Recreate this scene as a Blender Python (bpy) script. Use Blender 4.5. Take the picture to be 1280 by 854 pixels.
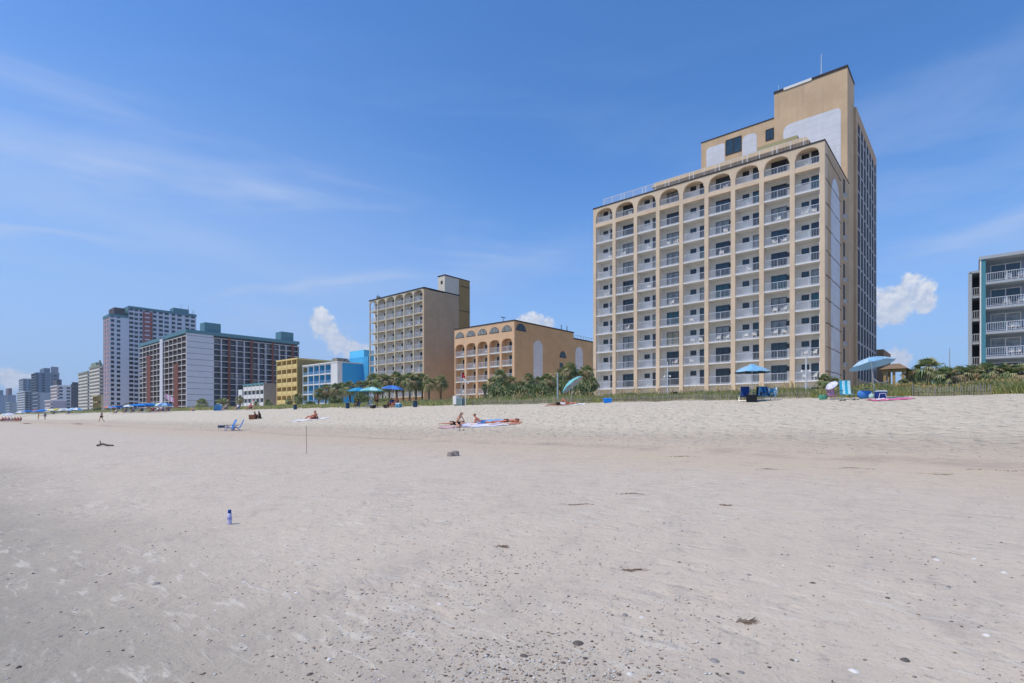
import bpy, bmesh, math, random
import numpy as np
from mathutils import Vector, Matrix
R = math.radians
random.seed(7); rng = np.random.default_rng(7)
sc = bpy.context.scene
COL = sc.collection
for o in list(bpy.data.objects): bpy.data.objects.remove(o)

# ------------------------------------------------------------------ camera
# world: +Y runs inland from the sea, +X runs along the beach; metres
YAW = R(41.05); SA, CA = math.sin(YAW), math.cos(YAW)
EYE, FPX, HZ = 1.6, 666.0, 521.0
cam = bpy.data.objects.new('camera', bpy.data.cameras.new('camera')); COL.objects.link(cam)
cam.data.sensor_width = 36; cam.data.lens = 36*FPX/1280; cam.data.shift_y = (HZ-427)/1280
cam.data.clip_start = 0.05; cam.data.clip_end = 20000
cam.location = (0, 0, EYE); cam.rotation_euler = (R(90), 0, YAW)
sc.camera = cam
# ------------------------------------------------------------------ light
SUN_EL = R(60)
SUN_H = Vector((-0.42, -0.907, 0)).normalized()         # towards the sun, over the sea and a little to the left
sdir = Vector((SUN_H.x*math.cos(SUN_EL), SUN_H.y*math.cos(SUN_EL), math.sin(SUN_EL)))
sl = bpy.data.lights.new('sun', 'SUN'); sl.energy = 3.0; sl.angle = R(0.5); sl.color = (1.0, 0.91, 0.79)
sun = bpy.data.objects.new('sun', sl); COL.objects.link(sun); sun.location = (0, 0, 90)
sun.rotation_euler = sdir.to_track_quat('Z', 'Y').to_euler()
sc.view_settings.view_transform = 'Standard'; sc.view_settings.look = 'None'
sc.view_settings.exposure = 0.0; sc.view_settings.gamma = 1
sc.render.engine = 'CYCLES'
sc.cycles.max_bounces = 6; sc.cycles.diffuse_bounces = 4; sc.cycles.glossy_bounces = 2
sc.cycles.transmission_bounces = 2; sc.cycles.volume_bounces = 0; sc.cycles.transparent_max_bounces = 6

class NT:
    """short node-tree helper"""
    def __init__(s, nt): s.nt = nt; s.N = nt.nodes; s.L = nt.links
    def n(s, t, **kw):
        a = s.N.new(t)
        for k, v in kw.items(): setattr(a, k, v)
        return a
    def put(s, sock, v):
        if isinstance(v, bpy.types.NodeSocket): s.L.new(v, sock)
        elif v is not None:
            if hasattr(sock.default_value, '__len__') and isinstance(v, (tuple, list)):
                v = tuple(v) + ((1,) if len(sock.default_value) == 4 and len(v) == 3 else ())
            sock.default_value = v
    def math(s, op, a, b=None, c=None, clamp=False):
        m = s.n('ShaderNodeMath', operation=op, use_clamp=clamp)
        for i, v in enumerate((a, b, c)):
            if v is not None: s.put(m.inputs[i], v)
        return m.outputs[0]
    def vm(s, op, a, b=None, out=0):
        m = s.n('ShaderNodeVectorMath', operation=op)
        s.put(m.inputs[0], a)
        if b is not None: s.put(m.inputs[1], b)
        return m.outputs[out]
    def noise(s, vec, scale, detail=4, rough=.55, dist=0):
        m = s.n('ShaderNodeTexNoise'); s.put(m.inputs['Vector'], vec)
        m.inputs['Scale'].default_value = scale; m.inputs['Detail'].default_value = detail
        m.inputs['Roughness'].default_value = rough; m.inputs['Distortion'].default_value = dist
        return m.outputs[0]
    def ramp(s, v, lo, hi, a=0., b=1., smooth=True):
        m = s.n('ShaderNodeMapRange'); m.interpolation_type = 'SMOOTHSTEP' if smooth else 'LINEAR'
        for k, x in zip(('Value', 'From Min', 'From Max', 'To Min', 'To Max'), (v, lo, hi, a, b)): s.put(m.inputs[k], x)
        return m.outputs[0]
    def mix(s, f, a, b, mode='MIX'):
        m = s.n('ShaderNodeMix', data_type='RGBA', blend_type=mode)
        s.put(m.inputs[0], f); s.put(m.inputs[6], a); s.put(m.inputs[7], b)
        return m.outputs[2]
    def mapping(s, vec, scale=(1, 1, 1), rot=(0, 0, 0), loc=(0, 0, 0)):
        m = s.n('ShaderNodeMapping'); s.put(m.inputs[0], vec)
        m.inputs[1].default_value = loc; m.inputs[2].default_value = rot; m.inputs[3].default_value = scale
        return m.outputs[0]

def pixdir(px, py):
    t = (px-640)/FPX; e = (HZ-py)/FPX
    return Vector((-SA+t*CA, CA+t*SA, e)).normalized()

def make_world():
    w = bpy.data.worlds.new('World'); sc.world = w; w.use_nodes = True
    h = NT(w.node_tree); h.N.clear()
    sky = h.n('ShaderNodeTexSky', sky_type='NISHITA', sun_disc=False)
    sky.sun_elevation = SUN_EL; sky.sun_rotation = math.atan2(SUN_H.x, SUN_H.y)
    sky.air_density = 1.0; sky.dust_density = 0.6; sky.ozone_density = 3.0
    tc = h.n('ShaderNodeTexCoord').outputs['Generated']
    col = h.mix(1.0, sky.outputs[0], SKY_TINT, 'MULTIPLY')
    sep = h.n('ShaderNodeSeparateXYZ'); h.put(sep.inputs[0], tc)
    z = sep.outputs[2]
    # thin cirrus on a high flat layer
    zz_ = h.math('ADD', h.math('MAXIMUM', z, 0.0), 0.12)
    p = h.n('ShaderNodeCombineXYZ')
    h.put(p.inputs[0], h.math('DIVIDE', sep.outputs[0], zz_)); h.put(p.inputs[1], h.math('DIVIDE', sep.outputs[1], zz_))
    n2 = h.noise(p.outputs[0], .55, 3, .5)
    p1 = h.mapping(tc, (1.3, 1.3, 7.5), (R(6), R(-5), 0)); n1 = h.noise(p1, 1.6, 6, .58, .5)
    c1 = h.math('MULTIPLY', h.math('MULTIPLY', h.ramp(n1, .42, .80), h.ramp(n2, .30, .62)), h.math('MULTIPLY', h.ramp(z, .60, .30), .50))
    wz = h.n('ShaderNodeTexNoise'); h.put(wz.inputs['Vector'], h.mapping(tc, (3, 3, 9))); wz.inputs['Scale'].default_value = 1.3; wz.inputs['Detail'].default_value = 5
    wv = h.n('ShaderNodeVectorMath', operation='SCALE'); h.put(wv.inputs[0], h.vm('SUBTRACT', wz.outputs[1], (.5, .5, .5))); wv.inputs[3].default_value = .11
    pw = h.vm('ADD', tc, wv.outputs[0])
    for (xa, ya, xb, yb, wd, ln, st) in ((-60, 160, 300, 225, .035, .36, .30), (-80, 205, 330, 320, .05, .40, .26), (-40, 296, 150, 305, .014, .16, .35), (270, 372, 390, 345, .012, .11, .30), (380, 345, 520, 340, .018, .12, .28), (1180, 305, 1300, 262, .025, .14, .35), (560, 350, 730, 300, .05, .2, .16)):
        A, B = pixdir(xa, ya), pixdir(xb, yb); nn = A.cross(B).normalized(); mid_ = (A+B).normalized()
        dd = h.math('ABSOLUTE', h.vm('DOT_PRODUCT', pw, tuple(nn), out=1)); far_ = h.vm('DISTANCE', pw, tuple(mid_), out=1)
        k = h.math('MULTIPLY', h.math('MULTIPLY', h.ramp(dd, wd, 0), h.ramp(far_, ln, ln*.3)), st); k = h.math('MULTIPLY', k, h.ramp(n1, .25, .6, .35, 1))
        c1 = h.math('ADD', c1, k, clamp=True)
    left = h.vm('DOT_PRODUCT', tc, tuple(pixdir(-60, 380)), out=1)
    c1 = h.math('ADD', c1, h.math('MULTIPLY', h.math('MULTIPLY', h.ramp(left, .62, 1.0), h.ramp(z, .62, .22)), h.ramp(n2, .25, .75, .20, .32)), clamp=True)
    col = h.mix(c1, col, (3.6, 4.35, 5.9))
    hz = h.ramp(z, .46, -.02)
    col = h.mix(h.math('MULTIPLY', hz, .8), col, (2.25, 3.2, 5.2))
    # cumulus heads low over the land
    blobs = [(402, 401, 15), (412, 415, 17), (421, 428, 19), (436, 436, 15), (398, 412, 11), (455, 440, 13), (442, 432, 9), (405, 392, 9),
             (668, 404, 16), (684, 406, 11), (654, 402, 10),
             (1128, 370, 22), (1148, 366, 18), (1112, 378, 22), (1104, 394, 17), (1136, 352, 13), (1156, 378, 15), (1122, 392, 20),
             (1124, 449, 14), (12, 472, 17), (30, 476, 13), (1108, 447, 8)]
    nz = h.n('ShaderNodeTexNoise'); h.put(nz.inputs['Vector'], tc); nz.inputs['Scale'].default_value = 34; nz.inputs['Detail'].default_value = 3
    sc_ = h.n('ShaderNodeVectorMath', operation='SCALE'); h.put(sc_.inputs[0], h.vm('SUBTRACT', nz.outputs[1], (.5, .5, .5))); sc_.inputs[3].default_value = .022
    pd = h.vm('ADD', tc, sc_.outputs[0])
    acc = None
    for (x, y, r) in blobs:
        c = pixdir(x, y); cosv = 1/math.sqrt(1+((x-640)/FPX)**2+((HZ-y)/FPX)**2)
        rr = r/FPX*cosv*1.0
        d = h.vm('DISTANCE', pd, tuple(c), out=1)
        v = h.math('MULTIPLY_ADD', d, -1/rr, 1.0)
        acc = v if acc is None else h.math('MAXIMUM', acc, v)
    f1 = h.noise(tc, 60, 8, .6)
    off = h.vm('ADD', tc, (0.002, 0.003, -0.006))
    f2 = h.noise(off, 60, 8, .6)
    dens = h.math('ADD', acc, h.math('MULTIPLY_ADD', f1, 1.5, -.75))
    mask = h.math('MULTIPLY', h.ramp(dens, -.02, .5), .93)
    rel = h.math('MULTIPLY_ADD', h.math('SUBTRACT', f1, f2), 5.0, .5, clamp=True)
    deep = h.ramp(dens, .15, .95)
    shade = h.math('MULTIPLY', rel, .55); low = h.ramp(z, .13, .24, .25, 1)
    shade = h.math('ADD', shade, h.math('MULTIPLY', h.ramp(f1, .35, .62), .45), clamp=True); shade = h.math('MULTIPLY', shade, low)
    ccol = h.mix(shade, (3.4, 3.9, 5.0), (6.0, 6.1, 6.3))
    col = h.mix(mask, col, ccol)
    bg = h.n('ShaderNodeBackground'); h.put(bg.inputs[0], col); bg.inputs[1].default_value = SKY_STR
    out = h.n('ShaderNodeOutputWorld'); h.L.new(bg.outputs[0], out.inputs[0])
CIR = 20; SKY_TINT = (0.55, 0.91, 1.28); SKY_STR = 0.15
make_world()

# ------------------------------------------------------------------ pixel <-> place helpers (used to read positions off the survey)
def at(px, Y):
    t = (px-640)/FPX; d = Y/(CA+t*SA); return d*(-SA+t*CA), d
def zat(py, d): return EYE+(HZ-py)/FPX*d
def side(px, X):
    t = (px-640)/FPX; d = X/(-SA+t*CA); return d*(CA+t*SA), d

PY = np.array([-400, -60, -22, -12, 0, 3, 10, 17.2, 18.5, 22, 24, 26, 30, 34, 37.2, 39, 44, 58, 64, 120, 3000.])
PZ = np.array([-6, -1.6, -.25, .0, .17, .25, .36, .43, .52, .78, .98, 1.28, 1.86, 2.40, 2.70, 2.78, 3.1, 3.1, 3.0, 3.0, 3.0])
_w = [(rng.uniform(-1, 1, 2), rng.uniform(0, 6.28)) for _ in range(40)]
def waves(X, Y, lam, n0, n):
    s = 0
    for (k, ph) in _w[n0:n0+n]:
        kk = k/np.hypot(*k)*(2*np.pi/lam)*(.7+.6*abs(k[0])); s = s+np.sin(kk[0]*X+kk[1]*Y+ph)
    return s/n
def H(X, Y):
    X = np.asarray(X, float); Y = np.asarray(Y, float)
    Yw = Y+.9*np.sin(X*.045+.6)+.35*np.sin(X*.17)
    z = np.interp(np.where((Y > 10) & (Y < 36), Yw, Y), PY, PZ)
    far = np.exp(-np.hypot(X, Y)/90)
    dry = np.clip((Y-19)/3, 0, 1)*np.clip((60-Y)/5, 0, 1)
    z = z+dry*far*(.05*waves(X, Y, 1.1, 0, 7)+.05*waves(X, Y, 2.7, 7, 6))
    wet = np.clip((19-Y)/3, 0, 1)*np.clip((Y+14)/4, 0, 1)
    z = z+wet*(.02*waves(X, Y, 6, 13, 6)+far*.006*waves(X, Y, .8, 19, 7))
    dn = np.clip((Y-38.6)/3, 0, 1)*np.clip((60-Y)/5, 0, 1)
    z = z+dn*(.22*waves(X, Y, 7, 26, 6)+.12*waves(X, Y, 3, 32, 6))
    return z
def ground(px, py, lo=2., hi=420.):
    """where the sight line through a photo point meets the sand"""
    t = (px-640)/FPX; e = (HZ-py)/FPX
    d = np.geomspace(lo, hi, 6000); X = d*(-SA+t*CA); Y = d*(CA+t*SA)
    below = (EYE+e*d) <= H(X, Y)
    i = int(np.argmax(below)) if below.any() else int(np.argmin(np.abs(Y-36)))
    return float(X[i]), float(Y[i]), float(H(X[i], Y[i])), float(d[i])

# ------------------------------------------------------------------ materials
def lin(h):
    if isinstance(h, str):
        h = h.lstrip('#'); v = [int(h[i:i+2], 16)/255 for i in (0, 2, 4)]
        return tuple(((c/12.92) if c <= .04045 else ((c+.055)/1.055)**2.4) for c in v)
    return tuple(h)
MATS = {}
def mat(name, color, rough=.8, var=.10, vscale=.6, bump=0., bscale=20., spec=.3, metal=0., trans=0., streak=0., courses=0.):
    if name in MATS: return MATS[name]
    m = bpy.data.materials.new(name); m.use_nodes = True; MATS[name] = m
    h = NT(m.node_tree); b = h.N['Principled BSDF']
    tc = h.n('ShaderNodeTexCoord').outputs['Object']
    c = lin(color)
    base = c
    if var > 0:
        n = h.noise(tc, vscale, 5, .6)
        base = h.mix(h.ramp(n, .3, .7), tuple(x*(1-var) for x in c), tuple(min(1, x*(1+var*.8)) for x in c))
    if streak > 0:
        n = h.noise(h.mapping(tc, (1.6, 1.6, .07)), 1.0, 5, .65)
        base = h.mix(h.math('MULTIPLY', h.ramp(n, .52, .78), streak), base, tuple(x*.55 for x in c))
    b.inputs['Roughness'].default_value = rough; b.inputs['Specular IOR Level'].default_value = spec; b.inputs['Metallic'].default_value = metal
    hgt = None
    if courses > 0:
        wv = h.n('ShaderNodeTexWave', wave_type='BANDS', bands_direction='Z', wave_profile='SIN'); h.put(wv.inputs['Vector'], tc)
        wv.inputs['Scale'].default_value = .314/courses; wv.inputs['Distortion'].default_value = .25; wv.inputs['Detail'].default_value = 2
        base = h.mix(h.ramp(wv.outputs[1], .04, .0, 0, .28), base, tuple(x*.6 for x in c))
    h.put(b.inputs['Base Color'], base)
    if bump > 0:
        n = h.noise(tc, bscale, 6, .65)
        bp = h.n('ShaderNodeBump'); bp.inputs['Strength'].default_value = bump; bp.inputs['Distance'].default_value = .05
        h.put(bp.inputs['Height'], n); h.L.new(bp.outputs[0], b.inputs['Normal'])
    if trans > 0:
        tr = h.n('ShaderNodeBsdfTranslucent'); h.put(tr.inputs[0], base)
        mx = h.n('ShaderNodeMixShader'); mx.inputs[0].default_value = trans
        h.L.new(b.outputs[0], mx.inputs[1]); h.L.new(tr.outputs[0], mx.inputs[2])
        h.L.new(mx.outputs[0], h.N['Material Output'].inputs[0])
    return m
def glass(name, color=(.02, .026, .032), rough=.06):
    if name in MATS: return MATS[name]
    return mat(name, color, rough, var=.3, vscale=.9, spec=.6)
M_TAN = mat('tan_stucco', '#e0c6a6', .85, .09, .35, .25, 6, streak=.42)
M_TANB = mat('tan_brick', '#d4b48e', .88, .11, .3, .35, 5, streak=.38, courses=.40)
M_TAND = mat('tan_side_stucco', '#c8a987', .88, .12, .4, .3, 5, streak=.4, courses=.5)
M_WHITE = mat('white_paint', '#e4e0d9', .7, .05, .5, streak=.12)
M_WHITEW = mat('balcony_white_wall', '#f0ebe2', .8, .06, .9, streak=.1)
M_PANEL = mat('pale_stucco_panel', '#dad9da', .8, .07, .5, .2, 4, streak=.3, courses=.9)
M_RAIL = mat('white_metal_rail', '#d3d3d5', .4, 0)
M_DARK = mat('dark_roof_edge', '#3b332f', .8, .15)
M_GL1 = glass('dark_glass'); M_GL2 = glass('blue_glass', (.03, .055, .07)); M_GL3 = mat('curtained_glass', '#8b8f8e', .25, .3, 1.5, spec=.5)
M_GL4 = mat('beige_curtain_glass', '#a49a80', .3, .2, 1.5, spec=.5)
M_GL5 = glass('teal_glass', (.02, .09, .10))
GL = [M_GL1, M_GL1, M_GL1, M_GL2, M_GL3, M_GL3, M_GL2, M_GL5, M_GL1]
M_ROOF = mat('gravel_roof', '#8a857d', .95, .1)
M_TRUNK = mat('palm_trunk', '#6b5b49', .95, .25, 3, .6, 12)

# ------------------------------------------------------------------ mesh builder
class MB:
    def __init__(s): s.v = []; s.f = []; s.mi = []; s.M = Matrix.Identity(4); s.cur = 0
    def add(s, vs, fs):
        b = len(s.v); s.v += [tuple(s.M @ Vector(v)) for v in vs]
        s.f += [tuple(i+b for i in f) for f in fs]; s.mi += [s.cur]*len(fs)
    def box(s, x0, x1, y0, y1, z0, z1):
        s.add([(x0, y0, z0), (x1, y0, z0), (x1, y1, z0), (x0, y1, z0), (x0, y0, z1), (x1, y0, z1), (x1, y1, z1), (x0, y1, z1)],
              [(0, 3, 2, 1), (4, 5, 6, 7), (0, 1, 5, 4), (1, 2, 6, 5), (2, 3, 7, 6), (3, 0, 4, 7)])
    def prism(s, pts, y0, y1):                      # outline in x,z extruded in y
        n = len(pts)
        s.add([(p[0], y0, p[1]) for p in pts]+[(p[0], y1, p[1]) for p in pts],
              [tuple(range(n)), tuple(range(2*n-1, n-1, -1))]+[(i, i+n, (i+1) % n+n, (i+1) % n) for i in range(n)])
    def tube(s, p0, p1, r0, r1=None, n=6, cap=True):
        r1 = r0 if r1 is None else r1
        p0, p1 = Vector(p0), Vector(p1); q = (p1-p0).to_track_quat('Z', 'Y')
        vs = []
        for p, r in ((p0, r0), (p1, r1)):
            for i in range(n):
                a = 2*math.pi*i/n; vs.append(tuple(p+q @ Vector((r*math.cos(a), r*math.sin(a), 0))))
        fs = [(i, (i+1) % n, (i+1) % n+n, i+n) for i in range(n)]
        if cap: fs += [tuple(range(n-1, -1, -1)), tuple(range(n, 2*n))]
        s.add(vs, fs)
    def path(s, pts, r, n=6):
        for a, b in zip(pts[:-1], pts[1:]): s.tube(a, b, r, r, n)
    def lathe(s, prof, n=16, c=(0, 0, 0)):           # prof: (radius, z)
        vs = [(c[0]+r*math.cos(2*math.pi*i/n), c[1]+r*math.sin(2*math.pi*i/n), c[2]+z) for r, z in prof for i in range(n)]
        fs = [(k*n+i, k*n+(i+1) % n, (k+1)*n+(i+1) % n, (k+1)*n+i) for k in range(len(prof)-1) for i in range(n)]
        fs += [tuple(range(n-1, -1, -1)), tuple(range((len(prof)-1)*n, len(prof)*n))]
        s.add(vs, fs)
    def mesh(s, name, mats, smooth=False):
        me = bpy.data.meshes.new(name); me.from_pydata(s.v, [], s.f)
        for m in (mats if isinstance(mats, (list, tuple)) else [mats]): me.materials.append(m)
        if any(s.mi): me.polygons.foreach_set('material_index', s.mi)
        if smooth: me.polygons.foreach_set('use_smooth', [True]*len(s.f))
        me.update(); return me
    def build(s, name, mats, parent=None, loc=(0, 0, 0), rot=0, smooth=False):
        return link(name, s.mesh(name, mats, smooth), parent, loc, rot)
def link(name, me, parent=None, loc=(0, 0, 0), rot=0):
    o = bpy.data.objects.new(name, me); COL.objects.link(o); o.parent = parent; o.location = loc
    o.rotation_euler = (0, 0, rot) if not hasattr(rot, '__len__') else rot
    return o
def tag(o, label=None, cat=None, group=None, kind=None):
    if label: o['label'] = label
    if cat: o['category'] = cat
    if group: o['group'] = group
    if kind: o['kind'] = kind
    return o
def thing(name, label, cat, loc=(0, 0, 0), rot=0, group=None):
    o = bpy.data.objects.new(name, None); COL.objects.link(o); o.empty_display_size = .3
    o.location = loc; o.rotation_euler = (0, 0, rot) if not hasattr(rot, '__len__') else rot
    return tag(o, label, cat, group)
CH = {}
def dup(root, loc, rot=0, label=None, group=None, scale=None):
    if root.name not in CH: CH[root.name] = [o for o in bpy.data.objects if o.parent == root]
    r = root.copy(); COL.objects.link(r); r.location = loc
    r.rotation_euler = (0, 0, rot) if not hasattr(rot, '__len__') else rot
    if scale: r.scale = (scale,)*3 if not hasattr(scale, '__len__') else scale
    if label: r['label'] = label
    if group: r['group'] = group
    for ch in CH[root.name]:
        if ch.name not in CH: CH[ch.name] = [o for o in bpy.data.objects if o.parent == ch]
        c = ch.copy(); COL.objects.link(c); c.parent = r
        for g in CH[ch.name]:
            d = g.copy(); COL.objects.link(d); d.parent = c
    return r

class Pool:
    """repeated parts of one building: the 100 nearest become parts, any more become one"""
    def __init__(s, root): s.root = root; s.d = {}
    def add(s, name, me, M): s.d.setdefault(name, []).append((me, M))
    def flush(s):
        rw = Matrix.Translation(s.root.location)
        for name, items in s.d.items():
            items.sort(key=lambda it: (rw @ it[1]).translation.length)
            for me, M in items[:100]:
                o = bpy.data.objects.new(name, me); COL.objects.link(o); o.parent = s.root; o.matrix_local = M
            rest = items[100:]
            if rest:
                mb = MB(); mats = []
                for me, M in rest:
                    mb.M = M; mm = []
                    for m in me.materials:
                        if m not in mats: mats.append(m)
                        mm.append(mats.index(m))
                    b = len(mb.v); mb.v += [tuple(M @ v.co) for v in me.vertices]
                    for p in me.polygons: mb.f.append(tuple(i+b for i in p.vertices)); mb.mi.append(mm[p.material_index])
                o = mb.build(name, mats, s.root); o['kind'] = 'stuff'

MC = {}
def railing_mesh(w, h=1.05, step=.14, pick=.022, m=M_RAIL, solid=None):
    k = ('rail', round(w, 3), h, step, m.name, solid and solid.name)
    if k not in MC:
        mb = MB(); mb.box(0, w, -.025, .025, h-.05, h); mb.box(0, w, -.02, .02, .08, .12)
        n = max(2, int(w/step))
        if solid: mb.cur = 1; mb.box(.01, w-.01, -.012, .012, .12, h-.05); mb.cur = 0
        else:
            for i in range(n+1):
                x = .02+(w-.04)*i/n; big = pick*1.5 if i % 9 == 0 else pick*.5
                mb.box(x-big, x+big, -pick*.5, pick*.5, .0 if i % 9 == 0 else .12, h-.05)
        MC[k] = mb.mesh('railing', [m, solid] if solid else m)
    return MC[k]
def win_mesh(w, h, g, fr=M_DARK, panes=1, fw=.05, sill=None):
    k = ('win', round(w, 3), round(h, 3), g.name, fr.name, panes, sill)
    if k not in MC:
        mb = MB(); mb.box(fw, w-fw, -.03, .02, fw, h-fw); mb.cur = 1     # glass sits back inside its frame
        mb.box(0, w, -.07, .0, 0, fw); mb.box(0, w, -.07, .0, h-fw, h); mb.box(0, fw, -.07, .0, fw, h-fw); mb.box(w-fw, w, -.07, .0, fw, h-fw)
        for i in range(1, panes): x = w*i/panes; mb.box(x-fw*.5, x+fw*.5, -.06, .0, fw, h-fw)
        MC[k] = mb.mesh('window', [g, fr])
    return MC[k]
T = Matrix.Translation
RZ90 = Matrix.Rotation(R(90), 4, 'Z')
def arch_z(u, spring, crown, p=2.4): return spring+(crown-spring)*max(0, 1-abs(u)**p)**(1/p)
def arch_plate(mb, x0, x1, ztop, ox0, ox1, spring, crown, y0, y1, z0, n=14):
    """wall panel x0..x1, z0..ztop with an arched opening down to z0"""
    mb.box(x0, ox0, y0, y1, z0, ztop); mb.box(ox1, x1, y0, y1, z0, ztop)
    for i in range(n):
        a = ox0+(ox1-ox0)*i/n; b = ox0+(ox1-ox0)*(i+1)/n
        za = arch_z(2*i/n-1, spring, crown); zb = arch_z(2*(i+1)/n-1, spring, crown)
        mb.prism([(a, za), (b, zb), (b, ztop), (a, ztop)], y0, y1)
ORD = ['ground', 'second', 'third', 'fourth', 'fifth', 'sixth', 'seventh', 'eighth', 'ninth', 'tenth', 'eleventh', 'twelfth']
NTH = ['first', 'second', 'third', 'fourth', 'fifth', 'sixth', 'seventh', 'eighth', 'ninth']

def balcony_face(root, pool, M, W, nb, nf, fh, z0, rd=1.2, pier=.3, slab=.18, m_wall=M_WHITEW, m_pier=M_TAN, m_slab=M_WHITE, m_rail=M_RAIL,
                 solid=None, door=(1.5, 2.0), panes=2, frame=M_DARK, gl=GL, pierd=None, rails=True, names=('balcony_railing', 'balcony_door'), skip=None, bw=None, top=True, rail_h=1.05):
    bws = bw or [W/nb]*nb; xs = [0]
    for b in bws: xs.append(xs[-1]+b)
    a = MB(); a.M = M; a.box(0, W, rd, rd+.15, z0, z0+nf*fh); a.build('recess_wall', m_wall, root)
    for x in xs:
        a = MB(); a.M = M; l = max(0, x-pier/2); r = min(W, x+pier/2); a.box(l, r, 0, pierd or rd, z0, z0+nf*fh)
        a.build('pier', m_pier, root)
    if pierd:
        a = MB(); a.M = M
        for x in xs[1:-1]: a.box(x-.09, x+.09, pierd, rd, z0, z0+nf*fh)
        a.build('partition', m_wall, root)
    for k in range(nf+(1 if top else 0)):
        a = MB(); a.M = M
        for i in range(nb): a.box(xs[i]+pier/2, xs[i+1]-pier/2, .06, rd, z0+k*fh-slab/2, z0+k*fh+slab/2)
        a.build('balcony_slab', m_slab, root)
    for k in range(nf):
        for i in range(nb):
            if skip and skip(i, k): continue
            z = z0+k*fh+slab/2; ow = bws[i]-pier
            if rails: pool.add(names[0], railing_mesh(ow, rail_h, m=m_rail, solid=solid), M @ T((xs[i]+pier/2, .14, z)))
            dw = min(door[0], ow*.8)
            pool.add(names[1], win_mesh(dw, door[1], random.choice(gl), frame, panes), M @ T((xs[i]+pier/2+(ow-dw)*.5, rd, z+.02)))

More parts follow.
